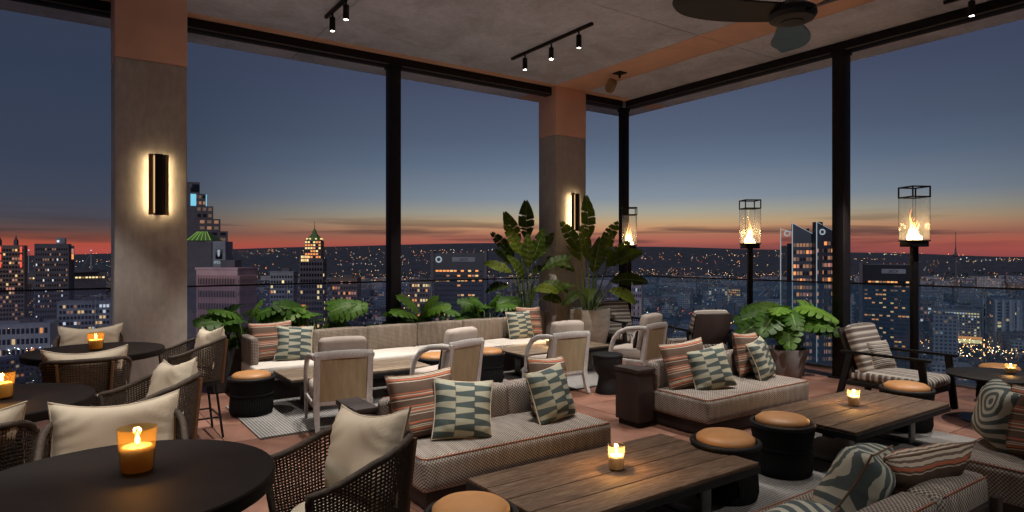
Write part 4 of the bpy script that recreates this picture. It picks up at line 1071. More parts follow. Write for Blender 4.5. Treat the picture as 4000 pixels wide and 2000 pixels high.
LV1 = [(100, 1.32, .10, .72, 84, 3), (165, 1.22, .16, .66, 68, 3), (185, 1.00, .24, .60, 52, 0), (20, 1.0, .20, .55, 62, 0), (150, .86, .24, .55, 40, 0), (200, .75, .30, .52, 30, 1), (340, .78, .24, .60, 38, 1), (270, .82, .14, .60, 70, 3),
       (190, .50, .32, .52, 12, 2), (330, .55, .26, .55, 12, 2), (300, .45, .22, .50, 20, 2), (250, .62, .22, .55, 50, 1), (60, .70, .25, .5, 40, 1), (215, 1.05, .14, .6, 60, 0), (310, .95, .14, .6, 66, 3), (350, .30, .25, .45, 5, 2)]
LV2 = [(95, 1.30, .06, .78, 86, 3), (172, 1.05, .16, .66, 62, 0), (20, 1.15, .24, .60, 58, 0), (10, .80, .30, .66, 48, 0), (0, .82, .32, .75, 34, 1), (355, .55, .36, .72, 12, 1), (170, .72, .26, .60, 40, 1), (200, .48, .28, .56, 8, 2), (285, .70, .16, .66, 62, 3),
       (310, .82, .18, .62, 60, 0), (250, .92, .14, .62, 66, 0), (340, .40, .34, .62, -4, 2), (265, .40, .20, .56, 22, 2), (235, .36, .26, .50, 5, 2), (60, .8, .2, .6, 55, 0), (130, .9, .2, .55, 50, 0)]
banana((6.72, 9.12, 0), .33, .78, 'pot_dark', LV1, 21, 'tall dark banana plant in a dark pot at the end of the bench')
banana((7.62, 8.50, 0), .36, .62, 'pot_light', LV2, 22, 'tall banana plant in a pale textured pot before the concrete column', .20)

# ------------------------------------------------------------------ terrain and far ridge
G = -100.0
RIDGE = [(-900, 1010), (0, 999), (700, 986), (820, 973), (1200, 965), (1900, 949), (2450, 962), (3050, 974), (3350, 986), (4000, 1003), (4900, 1010)]
def ridge_y(px):
    for (a, ya), (b, yb) in zip(RIDGE, RIDGE[1:]):
        if a <= px <= b: k = (px - a) / (b - a); k = k * k * (3 - 2 * k); return ya + (yb - ya) * k
    return 1010
RMAX = 9000.0
def ground_z(x, y):
    d = x * FW[0] + y * FW[1]; r = math.hypot(x, y)
    px = 2000 + 2502 * (x * RT[0] + y * RT[1]) / d if d > r * .2 else 9999
    zr = (1000 - ridge_y(px)) / 2502 * (d if d > r * .2 else RMAX) * (RMAX / max(r, 1)) + EYE if -900 <= px <= 4900 else -20
    k = max(0, min(1, (r - 2200) / (RMAX - 2200))); k = k * k * (2 - k)
    w = 14 * math.sin(x * .0021 + 1) * math.sin(y * .0017) * min(1, max(0, (r - 2500) / 2000))
    return G + (zr - G) * k + w * (1 - k * .7)
tb = MB(); rings = [0, 150, 300, 450, 600, 800, 1000, 1300, 1700, 2200, 2800, 3500, 4300, 5200, 6200, 7200, 8200, 9000]; na = 300
vs = [(0, 0, G)]
for r in rings[1:]:
    for k in range(na):
        a = 2 * PI * k / na; x, y = r * math.cos(a), r * math.sin(a); vs.append((x, y, ground_z(x, y)))
for k in range(na):
    a = 2 * PI * k / na; vs.append((12000 * math.cos(a), 12000 * math.sin(a), -400))
fs = [(0, 1 + k, 1 + (k + 1) % na) for k in range(na)]
for q in range(len(rings) - 1):
    for k in range(na):
        a, b = 1 + q * na + k, 1 + q * na + (k + 1) % na; fs.append((a, a + na, b + na, b))
tb.add(vs, fs); struct(tb.build('terrain', 'terrain', None, 80))

# ------------------------------------------------------------------ city: towers one can tell apart
quad = {}
def wmesh(mat):
    if mat not in quad: quad[mat] = MB().box((0, 0, 0), (1, 1, 1), .01).mesh('window', mat)
    return quad[mat]
def windows(parent, o, u, nrm_, W_, H_, nu, nv, fr=(.68, .52), lit=.35, mats=('lit_warm', 'lit_orange', 'lit_yellow'), dark='window_dark', seed=1, rowlit=None):
    """a grid of window panes on one face: o lower left corner, u unit vector along the face"""
    rnd = random.Random(seed); ang = math.atan2(u[1], u[0]); cw, ch = W_ / nu, H_ / nv
    for j in range(nv):
        p = lit if rowlit is None else rowlit(j)
        for i in range(nu):
            m_ = rnd.choice(mats) if rnd.random() < p else dark
            if m_ is None: continue
            c = (o[0] + u[0] * cw * (i + .5) + nrm_[0] * .05, o[1] + u[1] * cw * (i + .5) + nrm_[1] * .05, o[2] + ch * (j + .5))
            link('window', wmesh(m_), parent, c, (0, 0, ang), (cw * fr[0], .3, ch * fr[1]))
def tower(name, px, d, w, dp, z0, z1, yaw, mat, label, cat='building', nu=8, nv=10, nu2=4, lit=.3, mats=('lit_warm', 'lit_orange', 'lit_yellow'), fr=(.68, .52), roof=True, seed=1, rowlit=None, group=None, top=0.0, dark='window_dark'):
    """front face centre on the photo column px; yaw turns the block off the line of sight"""
    x, y = at(px, d); base = math.degrees(math.atan2(y, x)) - 90 + yaw
    t = thing(name, (x, y, z0), R(base), label, cat, group)
    h = z1 - z0
    MB().box((0, dp / 2, h / 2), (w, dp, h), .3).build('wall', mat, t, 20)
    windows(t, (-w / 2 + w * .03, 0, h * .02), (1, 0), (0, -1), w * .94, (h - top) * .95, nu, nv, fr, lit, mats, seed=seed, rowlit=rowlit, dark=dark)
    s = 1 if yaw > 0 else -1      # which flank turns to us
    if nu2:
        if s < 0: windows(t, (w / 2, dp * .03, h * .02), (0, 1), (1, 0), dp * .94, (h - top) * .95, nu2, nv, fr, lit, mats, seed=seed + 5, rowlit=rowlit, dark=dark)
        else: windows(t, (-w / 2, dp * .97, h * .02), (0, -1), (-1, 0), dp * .94, (h - top) * .95, nu2, nv, fr, lit, mats, seed=seed + 5, rowlit=rowlit, dark=dark)
    if roof:
        rf = MB().box((0, dp / 2, h + .6), (w + .8, dp + .8, 1.2), .2).build('parapet', mat, t, 20)
        MB().box((w * .1, dp * .5, h + 3), (w * .35, dp * .35, 4), .2).build('roof_plant', 'stone_dark', rf, 20)
    return t
def zy(y, d): return EYE + (1000 - y) / 2502.0 * d
def wx(a, b, d): return (b - a) / 2502.0 * d

def text_mesh(fc, mat):
    tmp = bpy.data.objects.new('tmp_text', fc); C.objects.link(tmp)
    me = bpy.data.meshes.new_from_object(tmp.evaluated_get(bpy.context.evaluated_depsgraph_get())); bpy.data.objects.remove(tmp)
    me.materials.clear(); me.materials.append(M[mat]); return link('lettering', me)
# stepped tower with the cyan lit top, and the pink pinstriped block in front of it
d = 520
t = thing('stepped_tower', at(735, d) + (G,), R(math.degrees(math.atan2(*at(735, d)[::-1])) - 90), 'dark stepped tower with a cyan lit top beside the concrete column', 'building')
steps = [(757, 710, 776), (803, 755, 800), (853, 803, 824), (901, 853, 850), (1010, 901, 877)]
for k, (yb, yt, xr) in enumerate(steps):
    hw = wx(735, xr, d); za, zb = zy(yb, d) - G, zy(yt, d) - G
    if k == 4: za = 0
    st = MB().box((0, hw * .6, (za + zb) / 2), (2 * hw, hw * 1.2, zb - za), .2).build('tier', 'stone_dark', t, 20)
    nvv = 2 if k < 4 else 12
    if k == 0: MB().box((hw * .55, -.3, (za + zb) / 2), (hw * .7, .6, (zb - za) * .62), .1).build('opening', 'window_dark', st); continue
    hh = min(zb - za, zy(yt, d) - zy(yb, d))
    windows(t, (hw * .32, -.1, zb - hh), (1, 0), (0, -1), hw * .66, hh, 3, 2 if k < 4 else 5, (.62, .5), .8 if k < 4 else .3, ('lit_faint', 'lit_faint', 'lit_faint', 'lit_dim'), seed=k)
hw = wx(735, 800, d); MB().box((hw * .28, -.35, (zy(803, d) + zy(757, d)) / 2 - G), (hw * .30, .7, zy(757, d) - zy(803, d)), .1).build('lit_screen', 'lit_cyan', t)
MB().box((hw * .985, -.35, (zy(803, d) + zy(757, d)) / 2 - G), (hw * .05, .7, zy(757, d) - zy(803, d)), .1).build('lit_screen', 'lit_cyan', t)

d = 430
t = tower('hotel_tower', 842, d, wx(805, 879, d), 16, G, zy(942, d), -18, 'stone_grey', 'grey hotel tower with a green pyramid roof and a small lit sign', nu=1, nv=1, nu2=0, lit=0, roof=False)
w0 = wx(735, 842, d)
wb = MB().box((-w0 * .62, 10, (zy(942, d) - G) / 2 - .5), (w0, 22, zy(942, d) - G), .2).build('wing', 'stone_dark', t, 20)
pr = MB(); zt = zy(940, d) - G; x0, x1 = -w0 * 1.02, -w0 * .10
pr.add([(x0, -1, zt), (x1, -1, zt), (x1, 21, zt), (x0, 21, zt), (x0 + 5, 7, zt + 6.2), (x1 - 6, 7, zt + 6.2), (x1 - 6, 13, zt + 6.2), (x0 + 5, 13, zt + 6.2)], [(0, 1, 5, 4), (1, 2, 6, 5), (2, 3, 7, 6), (3, 0, 4, 7), (4, 5, 6, 7)])
pm = pr.build('pyramid_roof', 'copper_green', t, 0)
for k in range(6):
    x = x0 + 1 + (x1 - x0 - 2) * k / 5
    MB().tube([(x, -1.2, zt + .3), (x0 + 5 + (x1 - x0 - 11) * k / 5, 6.8, zt + 6.3)], .22, 4).build('lit_rib', 'lit_green', pm)
sg = MB().box((2.2, -.3, zt - 9), (4.2, .5, 6.5), .1).build('sign_board', 'window_dark', t)
MB().lathe([(.05, -2.2), (.5, -1.6), (.75, -.4), (.55, .8), (.95, 1.6), (.6, 2.3), (.05, 2.5)], 10, c=(2.2, -.65, zt - 8.6)).build('emblem', 'lit_edge', sg, 60)
fc = bpy.data.curves.new('sign_text', 'FONT'); fc.body = 'IPDAY'; fc.size = 2.6; fc.extrude = .05; fc.align_x = 'CENTER'
fo = text_mesh(fc, 'lit_edge'); fo.parent = sg; fo.location = (2.6, -.5, zt - 15.5); fo.rotation_euler = (R(90), 0, 0)
d = 330
t = tower('pinstripe_block', 846, d, wx(735, 957, d) * .82, 17, G, zy(1054, d), -36, 'stone_pink', 'pink pinstriped office block below the green pyramid roof', nu=1, nv=14, nu2=0, lit=0, fr=(.96, .5), roof=True)
w_ = wx(735, 957, d) * .82; h_ = zy(1054, d) - G
fin = MB().box((0, 0, 0), (.22, .5, h_ * .97), .02).mesh('fin', 'stone_pink')
for k in range(26): link('fin', fin, t, (-w_ / 2 + .6 + (w_ - 1.2) * k / 25, -.3, h_ * .485))
for j in range(14): link('window_band', wmesh('window_dark'), t, (w_ / 2 + .05, 8.5, h_ * .95 * (j + .5) / 14 + 2), (0, 0, R(90)), (16, .3, 2.1))
fin2 = MB().box((0, 0, 0), (.5, .22, h_ * .97), .02).mesh('fin', 'stone_pink')
for k in range(16): link('fin', fin2, t, (w_ / 2 + .3, .8 + 15.4 * k / 15, h_ * .485))

# crowned tower lit in orange
d = 760
t = tower('crowned_tower', 1216, d, wx(1169, 1259, d), 22, G, zy(1010, d), -12, 'stone_dark', 'old tower with an orange lit crown and a green spire', nu=8, nv=14, nu2=4, lit=.10, roof=False, seed=3)
zc = zy(1010, d) - G; w1 = wx(1194, 1256, d); h1 = zy(940, d) - zy(1010, d)
cr = MB().box((1.5, 11, zc + h1 / 2), (w1, w1, h1), .2).build('crown', 'stone_brown', t, 20)
for j in range(6):
    zz = zc + h1 * (j + .5) / 6
    windows(t, (1.5 - w1 / 2, 11 - w1 / 2 - .2, zz - h1 / 14), (1, 0), (0, -1), w1, h1 / 7, 6, 1, (.7, .62), .85, ('lit_orange', 'lit_orange', 'lit_yellow'), seed=j)
windows(t, (-12, -.2, zc - 4), (1, 0), (0, -1), 9, 8, 4, 2, (.8, .7), 1, ('lit_yellow', 'lit_warm'), seed=2)
MB().lathe([(w1 * .52, 0), (w1 * .5, 1.6), (w1 * .40, 2.0), (w1 * .38, 4.2), (w1 * .26, 6.4), (w1 * .16, 9), (w1 * .12, 12), (.5, 15), (.12, 24)], 8, c=(1.5, 11, zc + h1)).build('spire', 'copper_green', t, 0)
lr = MB()
for k in range(8):
    a = R(45 * k + 22); lr.box((1.5 + w1 * .47 * math.cos(a), 11 + w1 * .47 * math.sin(a), zc + h1 + 2.3), (1.6, 1.6, 1.5), .1)
lr.build('crown_lamp', 'lit_yellow', t)
MB().tube([(-wx(1169, 1216, d) * .9, 3, zc), (-wx(1169, 1216, d) * .9, 3, zc + 12)], .35, 6).build('flag_pole', 'stone_dark', t)
pil_ = MB().box((-9, -2.5, 22), (5, 4, 44), .2).build('lit_pier', 'lit_orange', t)
MB().box((-5, -3.5, 8), (16, 6, 16), .2).build('podium', 'stone_brown', t)

# dark glass slab with a ring sign, twice (once each side of the corner)
def slab_tower(px, d, wpx, ytop, label, seed, ring=True):
    w = wpx / 2502 * d
    t = tower('glass_slab', px, d, w, 24, G, zy(ytop, d), -8, 'slab_glass', label, nu=13, nv=18, nu2=0, lit=.0, mats=('lit_orange', 'lit_dim', 'lit_warm'), fr=(.8, .35), roof=False, seed=seed, top=13, rowlit=lambda j: .5 if j >= 15 else (.40 if j in (3, 9, 12) else .16))
    h = zy(ytop, d) - G
    for s in (-1, 1): MB().box((s * (w / 2 + 1.6), 6, h / 2 + 1), (3.2, 14, h + 2), .2).build('end_pier', 'stone_dark', t, 20)
    if ring:
        pts = [(-w * .40 + 2.6 * math.cos(2 * PI * k / 24), -.7, h - 6.5 + 2.6 * math.sin(2 * PI * k / 24)) for k in range(24)]
        MB().tube(pts, .75, 6, closed=True).build('ring_sign', 'lit_edge', t)
    sb = MB().box((w * .10, -.4, h - 6.5), (w * .46, .6, 4.6), .1).build('sign_board', 'stone_grey', t)
    fc = bpy.data.curves.new('sign_text', 'FONT'); fc.body = 'SKCP'; fc.size = 3.6; fc.extrude = .05; fc.align_x = 'CENTER'
    fo = text_mesh(fc, 'window_dark'); fo.parent = sb; fo.location = (w * .10, -.75, h - 7.8); fo.rotation_euler = (R(90), 0, 0)
    for k in range(4): MB().lathe([(.05, 0), (.5, .5), (.05, 1)], 6, c=(-w * .1 + k * w * .13, 4, h + .6)).build('roof_beacon', 'lit_red' if k % 2 else 'lit_pink', t)
slab_tower(1792, 640, 196, 988, 'dark glass slab with a white ring sign left of the banana plants', 8)
slab_tower(3470, 640, 178, 1034, 'dark glass slab behind the nearest fire lantern', 9, False)

# faceted glass tower with slanted tops and white edges
d = 400; x, y = at(3150, d)
t = thing('faceted_tower', (x, y, G), R(math.degrees(math.atan2(y, x)) - 90), 'faceted glass tower with slanted tops and ring signs behind the monstera', 'building')
def zl(yy): return zy(yy, d) - G
def xl(px): return wx(3150, px, d)
def facet(xa, xb, ya, yb, za, zb, mat, rows, cols, lit, seed, name='facet'):
    """one upright facade with a sloping top edge between two plan points; windows floor by floor"""
    v = MB(); th = .5 if mat == 'tower_mirror' else 4.0
    L_ = math.hypot(xb - xa, yb - ya); ux, uy = (xb - xa) / L_, (yb - ya) / L_; nx, ny = -uy * th, ux * th
    v.add([(xa, ya, 0), (xb, yb, 0), (xb, yb, zb), (xa, ya, za), (xa + nx, ya + ny, 0), (xb + nx, yb + ny, 0), (xb + nx, yb + ny, zb), (xa + nx, ya + ny, za)], [(0, 1, 2, 3), (5, 4, 7, 6), (4, 0, 3, 7), (1, 5, 6, 2), (3, 2, 6, 7)])
    f = v.build(name, mat, t, 0)
    if rows:
        H_ = min(za, zb) - 5; windows(f, (xa, ya, 0), (ux, uy), (uy, -ux), L_, H_, cols, rows, (.72, .50), lit, ('lit_dim', 'lit_faint', 'lit_dim', 'lit_orange', 'lit_pink', 'lit_faint'), seed=seed, dark='window_dark')
    return f
H1 = zl(872); HB = zl(912)
facet(xl(3046), xl(3098), 52, 0, zl(878), zl(906), 'tower_mirror', 0, 0, 0, 1)
facet(xl(3102), xl(3171), 0, 3, H1, HB, 'tower_glass', 25, 6, .80, 2)
facet(xl(3171), xl(3185), 3, -2, HB, zl(868), 'tower_glass', 0, 0, 0, 3)
facet(xl(3185), xl(3262), -2, 6, zl(868), HB + 1, 'tower_glass', 25, 6, .76, 4)
MB().box((xl(3160), 16, HB / 2 - 3), (26, 18, HB - 6), .3).build('core', 'window_dark', t)
for (xa, ya, xb, yb) in ((3120, 10, 3160, 12), (3200, 9, 3235, 11)): facet(xl(xa), xl(xb), ya, yb, HB - 2, zl(888), 'window_dark', 0, 0, 0, 5)
for (px, yo, yt) in ((3046, 52, 878), (3100, -.6, 870), (3186, -2.6, 868)): MB().tube([(xl(px), yo - .4, 0), (xl(px), yo - .4, zl(yt))], .28, 5).build('lit_edge', 'lit_edge', t)
for (pa, ya_, pb, yb_, o1, o2) in ((3102, 872, 3171, 912, -.5, 2.5), (3185, 868, 3262, 911, -2.5, 5.5), (3046, 878, 3098, 906, 51.5, -.5)): MB().tube([(xl(pa), o1, zl(ya_)), (xl(pb), o2, zl(yb_))], .16, 4).build('lit_edge', 'lit_edge', t)
for (px, yo) in ((3206, -1.0), (3076, 20)):
    pts = [(xl(px) + 1.35 * math.cos(2 * PI * k / 20), yo, zl(907) + 1.5 * math.sin(2 * PI * k / 20)) for k in range(20)]
    MB().tube(pts, .42, 6, closed=True).build('ring_sign', 'lit_edge', t)

# far left skyline
d = 820
t = tower('spired_tower', 40, d, wx(-10, 80, d), 20, G, zy(958, d), -10, 'stone_brown', 'reddish tower with twin spires and red lit corners at the left edge', nu=9, nv=20, nu2=0, lit=.22, mats=('lit_pink', 'lit_dim', 'lit_warm'), roof=False, seed=4)
h = zy(958, d) - G
for (px, yt) in ((4, 945), (56, 920)):
    x_ = wx(40, px, d); MB().lathe([(2.6, 0), (2.6, 6), (1.2, 9), (.4, 12), (.08, h * 0 + zy(yt, d) - zy(958, d) + 2)], 6, c=(x_, 4, h)).build('spire', 'stone_dark', t, 0)
for (pa, pb) in ((4, 14), (69, 79)):
    for (ya, yb) in ((962, 987), (992, 1018), (1022, 1046)): MB().box((wx(40, (pa + pb) / 2, d), -.6, (zy(ya, d) + zy(yb, d)) / 2 - G), (2.2, .8, (zy(ya, d) - zy(yb, d)) * .9), .1).build('lit_strip', 'lit_red', t)
d = 760
t = tower('hotel_slab', 202, d, wx(147, 258, d), 20, G, zy(952, d), -9, 'stone_dark', 'dark hotel slab with a lit sign box on its roof', nu=14, nv=18, nu2=0, lit=.22, mats=('lit_dim', 'lit_white', 'lit_dim'), fr=(.5, .4), roof=False, seed=6)
h = zy(952, d) - G; MB().box((wx(202, 230, d), 6, h + 2.5), (9, 9, 9), .2).build('sign_box', 'stone_grey', t); MB().box((wx(202, 222, d), 1, h + 3), (2.4, .6, 2.4), .1).build('sign', 'lit_white', t)
tower('twin_shaft_tower', 274, d + 30, wx(259, 288, d), 9, G, zy(958, d), 12, 'stone_grey', 'slim pale tower with orange lit top beside the hotel slab', nu=2, nv=16, nu2=0, lit=0, mats=('lit_orange', 'lit_pink'), fr=(.75, .92), roof=False, seed=7, rowlit=lambda j: 1.0 if j >= 14 else 0.0, dark=None)
d = 1350
x, y = at(265, d); zb = ground_z(x, y)
t = thing('domed_stadium', (x, y, zb), R(math.degrees(math.atan2(y, x)) - 90), 'low stadium with cable masts and a row of lit windows', 'stadium')
sw = wx(118, 372, d); hh = zy(1040, d) - zb
MB().box((0, 40, hh * .42), (sw, 90, hh * .84), .5).build('hall', 'stone_dark', t); MB().lathe([(sw * .52, 0), (sw * .50, 3), (sw * .3, 8), (.5, 11)], 40, c=(0, 40, hh * .84)).build('roof', 'stone_dark', t, 40)
for k in range(22): link('window', wmesh('lit_yellow' if k % 5 else 'lit_dim'), t, (-sw * .46 + sw * .92 * k / 21, -5.3, hh * .70), None, (sw * .030, .6, 3.2))
for px in (143, 341):
    x_ = wx(265, px, d); zm = zy(980, d) - zb
    MB().tube([(x_, 0, 0), (x_, 0, zm)], [1.6, .7], 6).build('mast', 'stone_pale', t); MB().lathe([(.1, 0), (1.4, 1.2), (.1, 2.6)], 6, c=(x_, 0, zm)).build('mast_light', 'lit_white', t)
    for s in (-1, 1): MB().tube([(x_, 0, zm * .97), (x_ + s * 22, 10, hh * .8)], .35, 4).build('cable', 'stone_grey', t)
# observation tower
d = 2300; x, y = at(3733, d); zb = ground_z(x, y)
t = thing('observation_tower', (x, y, zb), 0, 'slender observation tower on the right horizon', 'tower')
zt = zy(992, d) - zb
MB().lathe([(6, 0), (3.2, zt * .3), (3.0, zt)], 12).build('shaft', 'stone_dark', t, 40)
MB().lathe([(3, zt * .9), (9, zt * .93), (10, zt * .97), (4, zt), (3, zt + 8), (1.2, zt + 30), (.8, zy(905, d) - zb)], 16).build('top_house', 'stone_dark', t, 40)
MB().lathe([(.1, -2), (3.2, 0), (.1, 2)], 6, c=(0, -11, zt * .95)).build('beacon', 'lit_red', t)

# mid-rise buildings seen through the glass
d = 760
t = tower('lit_hotel', 3735, d, wx(3656, 3815, d), 26, G, zy(1214, d), -6, 'stone_grey', 'long grey hotel with bright top floors behind the round black table', nu=16, nv=11, nu2=0, lit=.1, mats=('lit_yellow', 'lit_warm', 'lit_white'), fr=(.62, .52), seed=11, rowlit=lambda j: .75 if j in (9, 10) else (.18 if j > 1 else .05))
MB().box((0, -3, 6), (wx(3656, 3815, d) * 1.06, 6, 2.2), .2).build('lit_canopy', 'lit_orange', t); MB().box((0, -3.2, 2.0), (wx(3656, 3815, d) * 1.02, 5, 3.5), .2).build('lit_lobby', 'lit_yellow', t)
d = 700
t = tower('ribbed_slab', 3990, d, wx(3900, 4080, d), 24, G, zy(1176, d), 14, 'stone_grey', 'ribbed grey slab building at the right edge beyond the glass', nu=6, nv=14, nu2=3, lit=.12, fr=(.4, .6), seed=12)
rib = MB().box((0, -1.2, (zy(1176, d) - G) / 2), (2.2, 2.4, zy(1176, d) - G + 2), .1).mesh('rib', 'stone_pale')
for k in range(5): link('rib', rib, t, (-wx(3900, 4080, d) / 2 + 2 + k * 6.5, 0, 0))
d = 1300
tower('pale_office', 2805, d, wx(2768, 2842, d), 30, G, zy(1126, d), -8, 'stone_pale', 'pale office block with lit floors beyond the glass near the lounge chair back', nu=7, nv=8, nu2=2, lit=.4, mats=('lit_yellow', 'lit_warm', 'lit_white'), seed=13)
tower('brick_office', 2868, d + 10, wx(2846, 2894, d), 26, G, zy(1128, d), -8, 'stone_brown', 'brick office with lit floors left of the middle lantern pole', nu=6, nv=7, nu2=0, lit=.65, mats=('lit_orange', 'lit_warm', 'lit_dim'), seed=14)
d = 560
tower('ziggurat_tower', 2482, d, wx(2458, 2506, d), 18, G, zy(1110, d), -6, 'stone_pink', 'pinkish stepped block just right of the corner post', nu=6, nv=14, nu2=0, lit=.16, mats=('lit_pink', 'lit_dim', 'lit_white'), seed=15)
tower('rooftop_sign_block', 1640, 900, wx(1600, 1690, 900), 24, G, zy(1100, 900), -10, 'stone_brown', 'brown block with a red neon rooftop sign right of the bench post', nu=8, nv=9, nu2=0, lit=.25, seed=16)
tower('white_stepped_block', 1100, 820, wx(1060, 1150, 820), 24, G, zy(1064, 820), -14, 'stone_grey', 'grey block left of the orange crowned tower', nu=8, nv=12, nu2=3, lit=.08, seed=17)
tower('warm_court_block', 1345, 900, wx(1300, 1400, 900), 26, G, zy(1088, 900), -14, 'stone_brown', 'warm lit brick block right of the orange crowned tower', nu=9, nv=9, nu2=0, lit=.4, mats=('lit_dim', 'lit_orange', 'lit_pink'), seed=18)
tower('neon_theatre', 3600, 980, wx(3580, 3650, 980), 22, G, zy(1180, 980), -6, 'stone_brown', 'block with red neon outlines beside the nearest lantern pole', nu=5, nv=5, nu2=0, lit=.7, mats=('lit_red', 'lit_pink', 'lit_white'), seed=19)
tower('red_roof_court', 3440, 720, wx(3390, 3500, 720), 26, G, zy(1262, 720), -6, 'stone_brown', 'warm lit low block behind the striped lounge chair', nu=8, nv=4, nu2=0, lit=.6, mats=('lit_orange', 'lit_dim', 'lit_pink'), seed=20)
tower('left_arcade_block', 330, 700, wx(250, 430, 700), 24, G, zy(1180, 700), -12, 'stone_grey', 'grey block with rows of small lights below the left railing', nu=14, nv=8, nu2=0, lit=.3, mats=('lit_warm', 'lit_dim', 'lit_white'), seed=21)
tower('left_hall', 80, 640, wx(-40, 150, 640), 40, G, zy(1270, 640), -12, 'stone_pale', 'long pale hall at the left edge below the railing', nu=12, nv=3, nu2=0, lit=.15, seed=22)

# ------------------------------------------------------------------ ordinary blocks on a street grid
rnd = random.Random(42)
def shape(k, mat):
    b = MB()
    if k == 0: b.box((0, 0, .5), (1, 1, 1), .002); b.box((.1, .1, 1.03), (.35, .3, .08), .002)
    elif k == 1: b.box((0, 0, .28), (1, 1, .56), .002); b.box((-.1, .05, .75), (.62, .7, .5), .002); b.box((-.1, .05, 1.03), (.25, .25, .07), .002)
    elif k == 2: b.box((-.25, 0, .5), (.5, 1, 1), .002); b.box((.25, -.28, .42), (.498, .44, .84), .002)
    else: b.box((0, 0, .46), (1, 1, .92), .002); b.box((0, 0, .965), (1.03, 1.03, .07), .002); b.box((.2, -.2, 1.04), (.2, .3, .09), .002)
    return b.mesh('city_block', mat, 0)
mats = ('block_grey', 'block_brown', 'block_pale', 'block_blue'); SH = [[shape(k, m_) for k in range(4)] for m_ in mats]
names = ('grey', 'brown brick', 'pale', 'bluish')
gx = R(28); ca, sa = math.cos(gx), math.sin(gx); pitch = 84.0
cells = []
for i in range(-40, 41):
    for j in range(-40, 41):
        x, y = i * pitch * ca - j * pitch * sa, i * pitch * sa + j * pitch * ca
        dd = x * FW[0] + y * FW[1]
        if dd < 480 or dd > 2700: continue
        s = (x * RT[0] + y * RT[1]) / dd
        if abs(s) > .86: continue
        cells.append((dd, 2000 + s * 2502, x, y))
cells.sort()
HERO = [(735, 1000, 600), (1150, 1280, 800), (1680, 1910, 680), (3040, 3280, 480), (3370, 3570, 680), (3640, 3830, 800), (-40, 440, 730), (2760, 2900, 1330)]
near = 0; far = MB()
for (dd, px, x, y) in cells:
    if any(a - 40 < px < b + 40 and abs(dd - q) < 110 for a, b, q in HERO): continue
    if rnd.random() < .10: continue
    for (ox, oy) in ((-.24, 0), (.24, 0)):
        xx, yy = x + (ox * ca) * pitch, y + (ox * sa) * pitch
        w, dp = rnd.uniform(22, 34), rnd.uniform(30, 62)
        h = rnd.choice((7, 9, 12, 14, 18, 22, 30)) * rnd.uniform(.8, 1.25)
        if rnd.random() < .06: h = rnd.uniform(38, 60)
        zmax = EYE - G - dd * (.030 + .02 * rnd.random())       # keeps the skyline as open as in the photograph
        h = max(6, min(h, zmax))
        k = rnd.randrange(4)
        if near < 290:
            o = link('city_block', SH[k][rnd.randrange(4)], None, (xx, yy, ground_z(xx, yy) - .5), (0, 0, gx + R(90) * rnd.randrange(2)), (w, dp * .55 if rnd.random() < .5 else w, h))
            nm = names[k]; where = 'left of the wide column' if px < 450 else 'between the wide column and the bench post' if px < 1530 else 'between the bench post and the corner post' if px < 2430 else 'between the corner post and the right post' if px < 3280 else 'right of the right post'
            row = 'nearest row' if dd < 600 else 'second row' if dd < 690 else 'third row' if dd < 780 else 'fourth row' if dd < 870 else 'far rows'
            tall = 'low' if h < 13 else 'mid height' if h < 26 else 'taller'
            tag(o, '%s %s block, %s, %s' % (tall, nm, row, where), 'building', '%s %s blocks, %s, %s' % (tall, nm, row, where)); near += 1
        elif dd > 700:
            far.box((xx, yy, ground_z(xx, yy) + h / 2 - .5), (w, dp, h), .2, rot('Z', 28, (xx, yy, 0)), mi=k)
o = far.build('far_city', ['block_grey', 'block_brown', 'block_pale', 'block_blue'], None, 0); o['kind'] = 'stuff'; tag(o, 'mass of small far city buildings reaching to the dark hills', 'city')

# trees between the streets, read as one dark mass
tr = MB()
for k in range(2600):
    dd = 480 * (7 ** rnd.random()); s = rnd.uniform(-.85, .85); x = dd * (FW[0] + s * RT[0]); y = dd * (FW[1] + s * RT[1])
    r_ = rnd.uniform(3, 7); z_ = ground_z(x, y); n_ = 6
    for q in range(3):
        ox, oy, oz = rnd.uniform(-r_, r_) * .6, rnd.uniform(-r_, r_) * .6, rnd.uniform(.5, 1.1) * r_
        rr_ = r_ * rnd.uniform(.5, .8)
        vs = [(x + ox, y + oy, z_ + oz + rr_), (x + ox, y + oy, z_ + oz - rr_)] + [(x + ox + rr_ * math.cos(a_ * PI / 3) * rnd.uniform(.7, 1.1), y + oy + rr_ * math.sin(a_ * PI / 3) * rnd.uniform(.7, 1.1), z_ + oz + rnd.uniform(-.3, .3) * rr_) for a_ in range(6)]
        tr.add(vs, [(0, 2 + a_, 2 + (a_ + 1) % 6) for a_ in range(6)] + [(1, 2 + (a_ + 1) % 6, 2 + a_) for a_ in range(6)])
o = tr.build('city_trees', 'foliage_dark', None, 0); o['kind'] = 'stuff'; tag(o, 'dark tree crowns scattered between the city streets', 'trees')

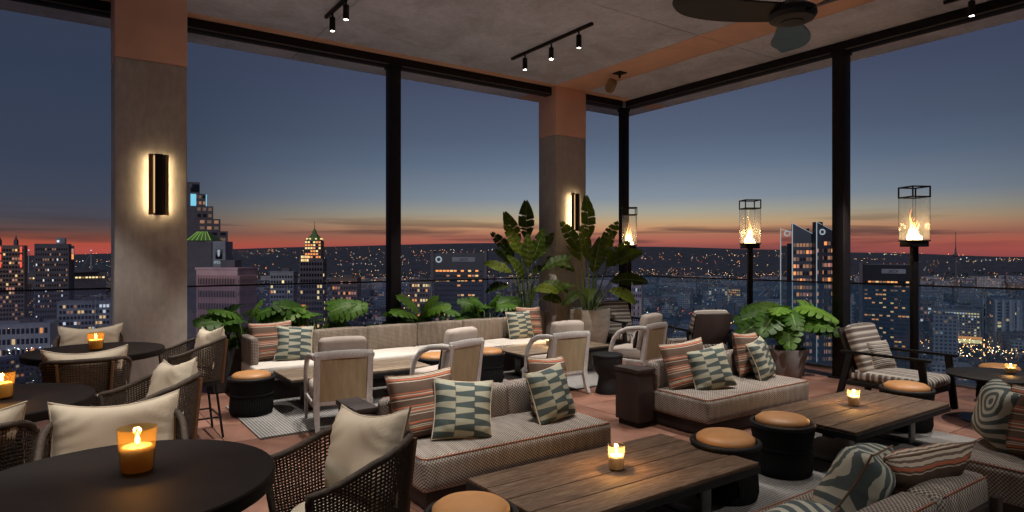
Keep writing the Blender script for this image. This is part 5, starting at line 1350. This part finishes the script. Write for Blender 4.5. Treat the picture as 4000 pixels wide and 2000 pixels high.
# street lamps, lit signs and vehicle lights: thousands of points
emit('lamp_orange', (1, .42, .12), 13, False); emit('lamp_warm', (1, .66, .34), 13, False); emit('lamp_white', (.85, .93, 1), 12, False); emit('lamp_red', (1, .12, .06), 6, False); emit('lamp_green', (.3, 1, .75), 3, False)
LM = ['lamp_orange', 'lamp_warm', 'lamp_white', 'lamp_red', 'lamp_green']
lt = MB()
def lamp(x, y, z, r, mi):
    lt.add([(x, y, z + r), (x, y, z - r), (x + r, y, z), (x - r, y, z), (x, y + r, z), (x, y - r, z)], [(0, 2, 4), (0, 4, 3), (0, 3, 5), (0, 5, 2), (1, 4, 2), (1, 3, 4), (1, 5, 3), (1, 2, 5)], None, mi)
def pick():
    q = rnd.random(); return 0 if q < .40 else 1 if q < .68 else 2 if q < .86 else 3 if q < .96 else 4
for i in range(-40, 41):                                      # along the streets
    for ax in (0, 1):
        busy = rnd.random() > .68; col = rnd.choice((0, 0, 1)) if busy else pick(); step = 24 if busy else 60
        for k in range(-270 if busy else -110, 271 if busy else 111):
            if rnd.random() < (.25 if busy else .68): continue
            p, q_ = (i + .5) * pitch, k * step * .5
            if ax: p, q_ = q_, p
            x, y = p * ca - q_ * sa, p * sa + q_ * ca; dd = x * FW[0] + y * FW[1]
            if dd < 470 or abs(x * RT[0] + y * RT[1]) > dd * .84 or dd > 3200 or (dd > 1400 and rnd.random() < .5): continue
            lamp(x + rnd.uniform(-2, 2), y + rnd.uniform(-2, 2), ground_z(x, y) + rnd.uniform(3, 8), dd * (rnd.uniform(.0002, .0005) if dd < 1300 else rnd.uniform(.00009, .00024)), col if rnd.random() < .7 else pick())
for k in range(1700):                                         # the far suburbs, in loose clusters
    if k % 12 == 0: c0, s0, cl = 1800 * (4.3 ** rnd.random()), rnd.uniform(-.85, .85), pick()
    dd = c0 * rnd.uniform(.94, 1.06); s = s0 + rnd.gauss(0, .05)
    x = dd * (FW[0] + s * RT[0]); y = dd * (FW[1] + s * RT[1])
    lamp(x, y, ground_z(x, y) + rnd.uniform(4, 14), dd * rnd.uniform(.00009, .00026), cl if rnd.random() < .6 else pick())
for (px, dd, n_, mi) in ((3760, 690, 60, 0), (3820, 640, 60, 1), (3900, 620, 50, 0), (3600, 700, 40, 0), (3380, 760, 30, 0), (2560, 800, 26, 0), (2640, 1100, 22, 3), (60, 900, 40, 0), (150, 1200, 20, 3), (1500, 760, 40, 0), (1340, 700, 40, 0), (1620, 820, 26, 3), (2010, 720, 50, 0), (100, 640, 40, 2), (430, 680, 40, 1), (2750, 760, 30, 2), (2950, 900, 30, 0)):
    cx_, cy_ = at(px, dd)
    for k in range(int(n_ * 1.7)):                            # lively squares and avenues
        a_ = rnd.gauss(0, 26); b_ = rnd.gauss(0, 14); x, y = cx_ + RT[0] * a_ + FW[0] * b_, cy_ + RT[1] * a_ + FW[1] * b_
        lamp(x, y, G + rnd.uniform(2, 12), dd * rnd.uniform(.00022, .0008), mi if rnd.random() < .7 else pick())
o = lt.build('city_lights', LM, None, 0); o['kind'] = 'stuff'; tag(o, 'countless street lamps and signs glowing across the dark city', 'city lights')
